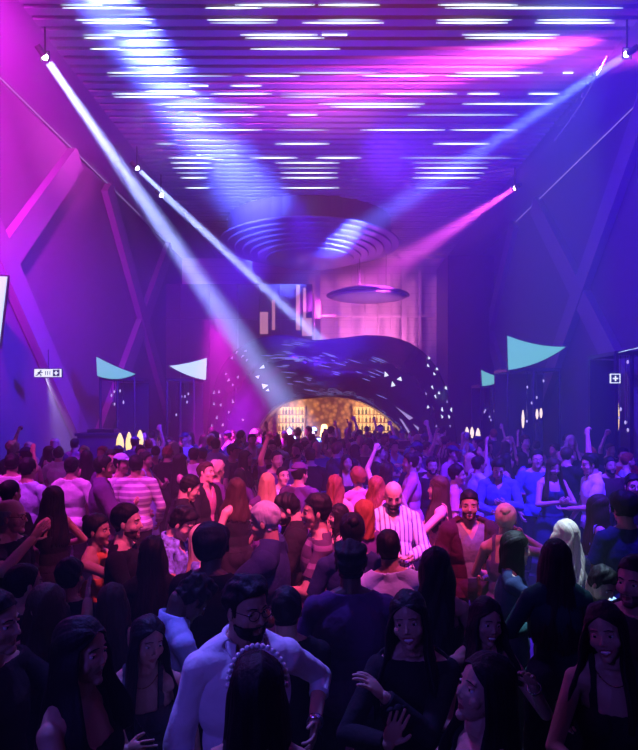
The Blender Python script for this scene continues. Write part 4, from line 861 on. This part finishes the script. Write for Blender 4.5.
M(610,456,6.6,-180,'bearded man in maroon t-shirt behind the man in the white polo',hair='short',beard='full',skin='m',top='tee',top_col='maroon')
M(623,447,7.6,176,'short-haired man in red shirt near the right edge below the exit sign',hair='short',skin='l',top='tee',top_col='red')
# --- left mid
M(72,456,5.7,-6,'man in white short-sleeved shirt lit magenta, seen from behind at left',hair='short',top='tee',top_col='white',build=1.04,skin='m')
M(136,454,5.6,8,'man in striped long-sleeved top seen from behind in the left crowd',hair='short',top='long',top_col='hstripe',build=1.08,skin='m')
M(104,455,5.5,-70,'man in a dark waistcoat over a white shirt, left of the striped top',hair='short',top='jacket',top_col='purple',under='white',skin='m',armR='phone')
M(12,453,5.7,16,'man in white t-shirt from behind at the left edge, dark hair',hair='short',top='tee',top_col='white',skin='m',armR='down')
M(28,457,5.2,-14,'man in blue shirt from behind, second from the left edge',hair='short',top='long',top_col='lightblue',skin='m')
M(111,449,6.4,-150,'dark-haired man facing the camera between waistcoat man and striped top',hair='short',skin='l',top='tee',top_col='purple')
M(122,453,6.5,-110,'man in light blue cap beside the striped top',hair='cap',cap_col='lightblue',top='tee',top_col='white',skin='m')
Wm(86,449,6.6,40,'woman with dark hair in a maroon dress behind the white-shirted man at left',hair='long',top='dress',top_col='maroon',skin='m')
M(135,436,9.3,-6,'man in purple hooded top standing in front of the yellow petal lamps',hair='cap',cap_col='purple',top='long',top_col='purple',skin='m')
Wm(174,440,7.9,-30,'woman in lilac top lit violet, left of the dome foot',hair='lob',hair_col='fair',top='tee',top_col='silver',skin='l')
Wm(181,452,6.2,-64,'woman in a black dress stretching her arm down, left crowd',hair='long',top='dress',top_col='black',skin='l',armR='out')
M(194,447,7.2,-14,'man in white shirt seen from behind below the white sail',hair='short',top='shirt',top_col='white',skin='m')
Wm(218,460,5.7,-58,'woman with curly fair hair and violet top, lit pink, left of centre',hair='afro',hair_col='fair',head=.9,top='tee',top_col='purple',skin='l')
Wm(246,449,6.9,-100,'woman with short black bob facing right, mid crowd left of the bar',hair='lob',top='tee',top_col='black',skin='m')
Wm(252,433,9.0,-160,'woman in a pale top lifting one arm in front of the dome\'s left foot',hair='bun',top='tank',top_col='silver',skin='l',armL='up')
M(272,440,8.0,-178,'man in glasses facing the camera in front of the bar\'s left end',hair='short',glasses=1,top='tee',top_col='black',skin='l')
M(297,442,7.3,150,'dark-bearded man in navy jacket before the bar, turned to the left',hair='short',beard='full',top='jacket',under='lightblue',top_col='navy',skin='m')
M(317,440,8.1,-176,'pale-faced man in light blue shirt facing the camera before the bar',hair='receding',hair_col='grey',top='tee',top_col='blue',skin='l')
Wm(240,467,5.9,-20,'woman in violet top with dark hair beside the strawberry-blonde woman',hair='long',top='tee',top_col='purple',skin='m')
M(283,465,5.9,-150,'round-faced man with cropped hair lit pink, behind the strawberry-blonde woman',hair='buzz',top='tee',top_col='white',skin='l')
Wm(347,453,6.6,-165,'woman in black facing the camera behind the red-haired woman',hair='long',top='tank',top_col='black',skin='m')
M(14,441,7.6,-20,'man at the left edge whose fair hair is lit cyan-white',hair='curly',hair_col='fair',top='tee',top_col='navy',skin='l')
M(55,438,8.6,-170,'man with fair short hair facing the camera near the lit diagonal strut',hair='short',hair_col='fair',top='tee',top_col='purple',skin='l')
M(75,438,8.9,-10,'dark-haired man silhouetted against the pink lit diagonal strut',hair='short',top='tee',top_col='pink',skin='m')
# ------------------------------------------------------------------ the distant crowd: a few figures, repeated
VAR = []
vd = [dict(sex='m',hair='short',top='tee',armR='relax',armL='front'), dict(sex='f',hair='long',top='dress',armR='front',armL='relax'), dict(sex='m',hair='curly',top='shirt',armR='drink',armL='relax'),
      dict(sex='f',hair='lob',top='tank',armR='up',armL='out'), dict(sex='m',hair='quiff',top='polo',armR='phone',armL='relax'), dict(sex='f',hair='bun',top='dress',armR='relax',armL='drink'),
      dict(sex='m',hair='fade',fade=1,beard='full',top='long',armR='front',armL='front'), dict(sex='f',hair='longwavy',top='tee',armR='clap',armL='clap'), dict(sex='m',hair='buzz',top='tee',build=1.12,armR='fist',armL='relax'),
      dict(sex='m',hair='cap',top='tee',armR='relax',armL='cross')]
for i, s in enumerate(vd):
    s.update(h=1.75 if s['sex'] == 'm' else 1.68, voxel=.030, fr=.012, hg=2.0, detail=0, seed=i*13+5, skin='m' if i%2 else 'l'); d_ = make_person(s); VAR.append((s, d_))
rr = random.Random(77); PROTO = [None]*len(VAR); cnt = 0
topcols = ['black']*5+['navy','navy','purple','maroon','charcoal','white','blue','pink','silver','grey','lightblue']; hcs = ['black']*5+['brown','brown','blonde','red','grey']
TW = {'tee':'t-shirt','dress':'dress','shirt':'shirt','tank':'tank top','polo':'polo shirt','long':'long-sleeved top'}; HW = {'short':'short','long':'long','curly':'curly','lob':'bobbed','quiff':'swept-up','bun':'tied-up','fade':'cropped','longwavy':'wavy','buzz':'shaved','cap':'capped'}
rows = [(8.3,-4.6,4.5),(9.0,-4.9,4.9),(9.8,-5.3,5.3),(10.6,-5.8,5.7),(11.4,-6.1,6.1),(12.2,-3.6,6.1),(13.0,-3.9,4.2),(13.9,-4.5,4.3),(14.8,-4.5,4.3),(15.5,-3.2,4.0),(16.1,-1.9,1.9),(17.6,-1.3,1.5)]
def clone(o, parent=None):
    c = o.copy(); COL.objects.link(c); c.parent = parent
    for ch in list(o.children): clone(ch, c)
    return c
CARM = {}
for ri, (d0, xa, xb) in enumerate(rows):
    x = xa+rr.uniform(0,.3); k = 0; row = []
    while x < xb:
        y = d0+rr.uniform(-.2,.2)
        if all((x-a)**2+(y-b)**2 > .48**2 for a,b in PLACED) and not (x > 5.2 and 11.2 < y < 13.3):
            vi = rr.randrange(len(VAR)); s, dt = VAR[vi]
            if PROTO[vi] is None: e = PROTO[vi] = spawn(dt, (x,y,0), 0, 'x', None)
            else: e = clone(PROTO[vi])
            sc = rr.uniform(.955,1.045); e.scale = (sc,sc,sc); e.location = (x,y,0); fc = rr.choice([0,0,0,60,-60,90,-90,150,-150,180]); e.rotation_euler = (0,0,D(fc+rr.uniform(-18,18)))
            tc_, hc_ = rr.choice(topcols), rr.choice(hcs)
            for ch in e.children:
                base = ch.name.split('.')[0]
                for sl in ch.material_slots: sl.link = 'OBJECT'
                if base in ('t_shirt','dress','shirt','tank_top','polo_shirt','top','collar') or (base == 'skirt' and s['top'] == 'dress'): ch.material_slots[0].material = cloth(tc_)
                elif base in ('hair','hair_bun','beard'): ch.material_slots[0].material = hairm(hc_)
                elif base in ('cap','cap_brim'): ch.material_slots[0].material = cloth('blue' if tc_ == 'blue' else 'navy')
                else:
                    for sl_i, sl in enumerate(ch.material_slots): sl.material = ch.data.materials[sl_i]
            row.append((e, s, tc_, hc_, fc)); PLACED.append((x,y))
        x += rr.uniform(.50,.68)
    for k, (e, s, tc_, hc_, fc) in enumerate(row):
        fw = 'facing bar' if abs(fc) < 30 else 'facing camera' if abs(fc) > 130 else 'turned left' if fc > 0 else 'turned right'
        hw = 'capped' if s['hair'] == 'cap' else '%s %s-haired'%(HW[s['hair']], hc_)
        tag(e, '%s %s in %s %s %s, %s from left, %s distant row'%(hw, 'man' if s['sex'] == 'm' else 'woman', 'azure' if tc_ == 'lightblue' else tc_, TW[s['top']], fw, ORD[k], ORD[ri]), 'person', 'dancers in distant row %d'%(ri+1))
# ------------------------------------------------------------------ things in hands
phm = mat('phone_body', (.02,.02,.02), rough=.2); phs = emat('phone_screen', (.55,.65,1.), .9); glm = mat('glass_clear', (.8,.85,.9), rough=.05, trans=.85)
def phone(dt, x, lab):
    h = dt['hands'][x]; c = dt['world'](h['c']+h['R']@np.array([0,.0,-.028])); e = empty('phone', tuple(c)); R = Rz(dt['yaw'])@h['R']; e.rotation_euler = Matrix(R.tolist()).to_euler(); tag(e, lab, 'phone')
    MB().box(-.037,.037,-.075,.075,-.004,.004).build('case', phm, e); MB().box(-.034,.034,-.070,.070,-.0055,-.0042).build('screen', phs, e)
phone(dn_, -1, 'phone held by the man in pale blue open-collar shirt')
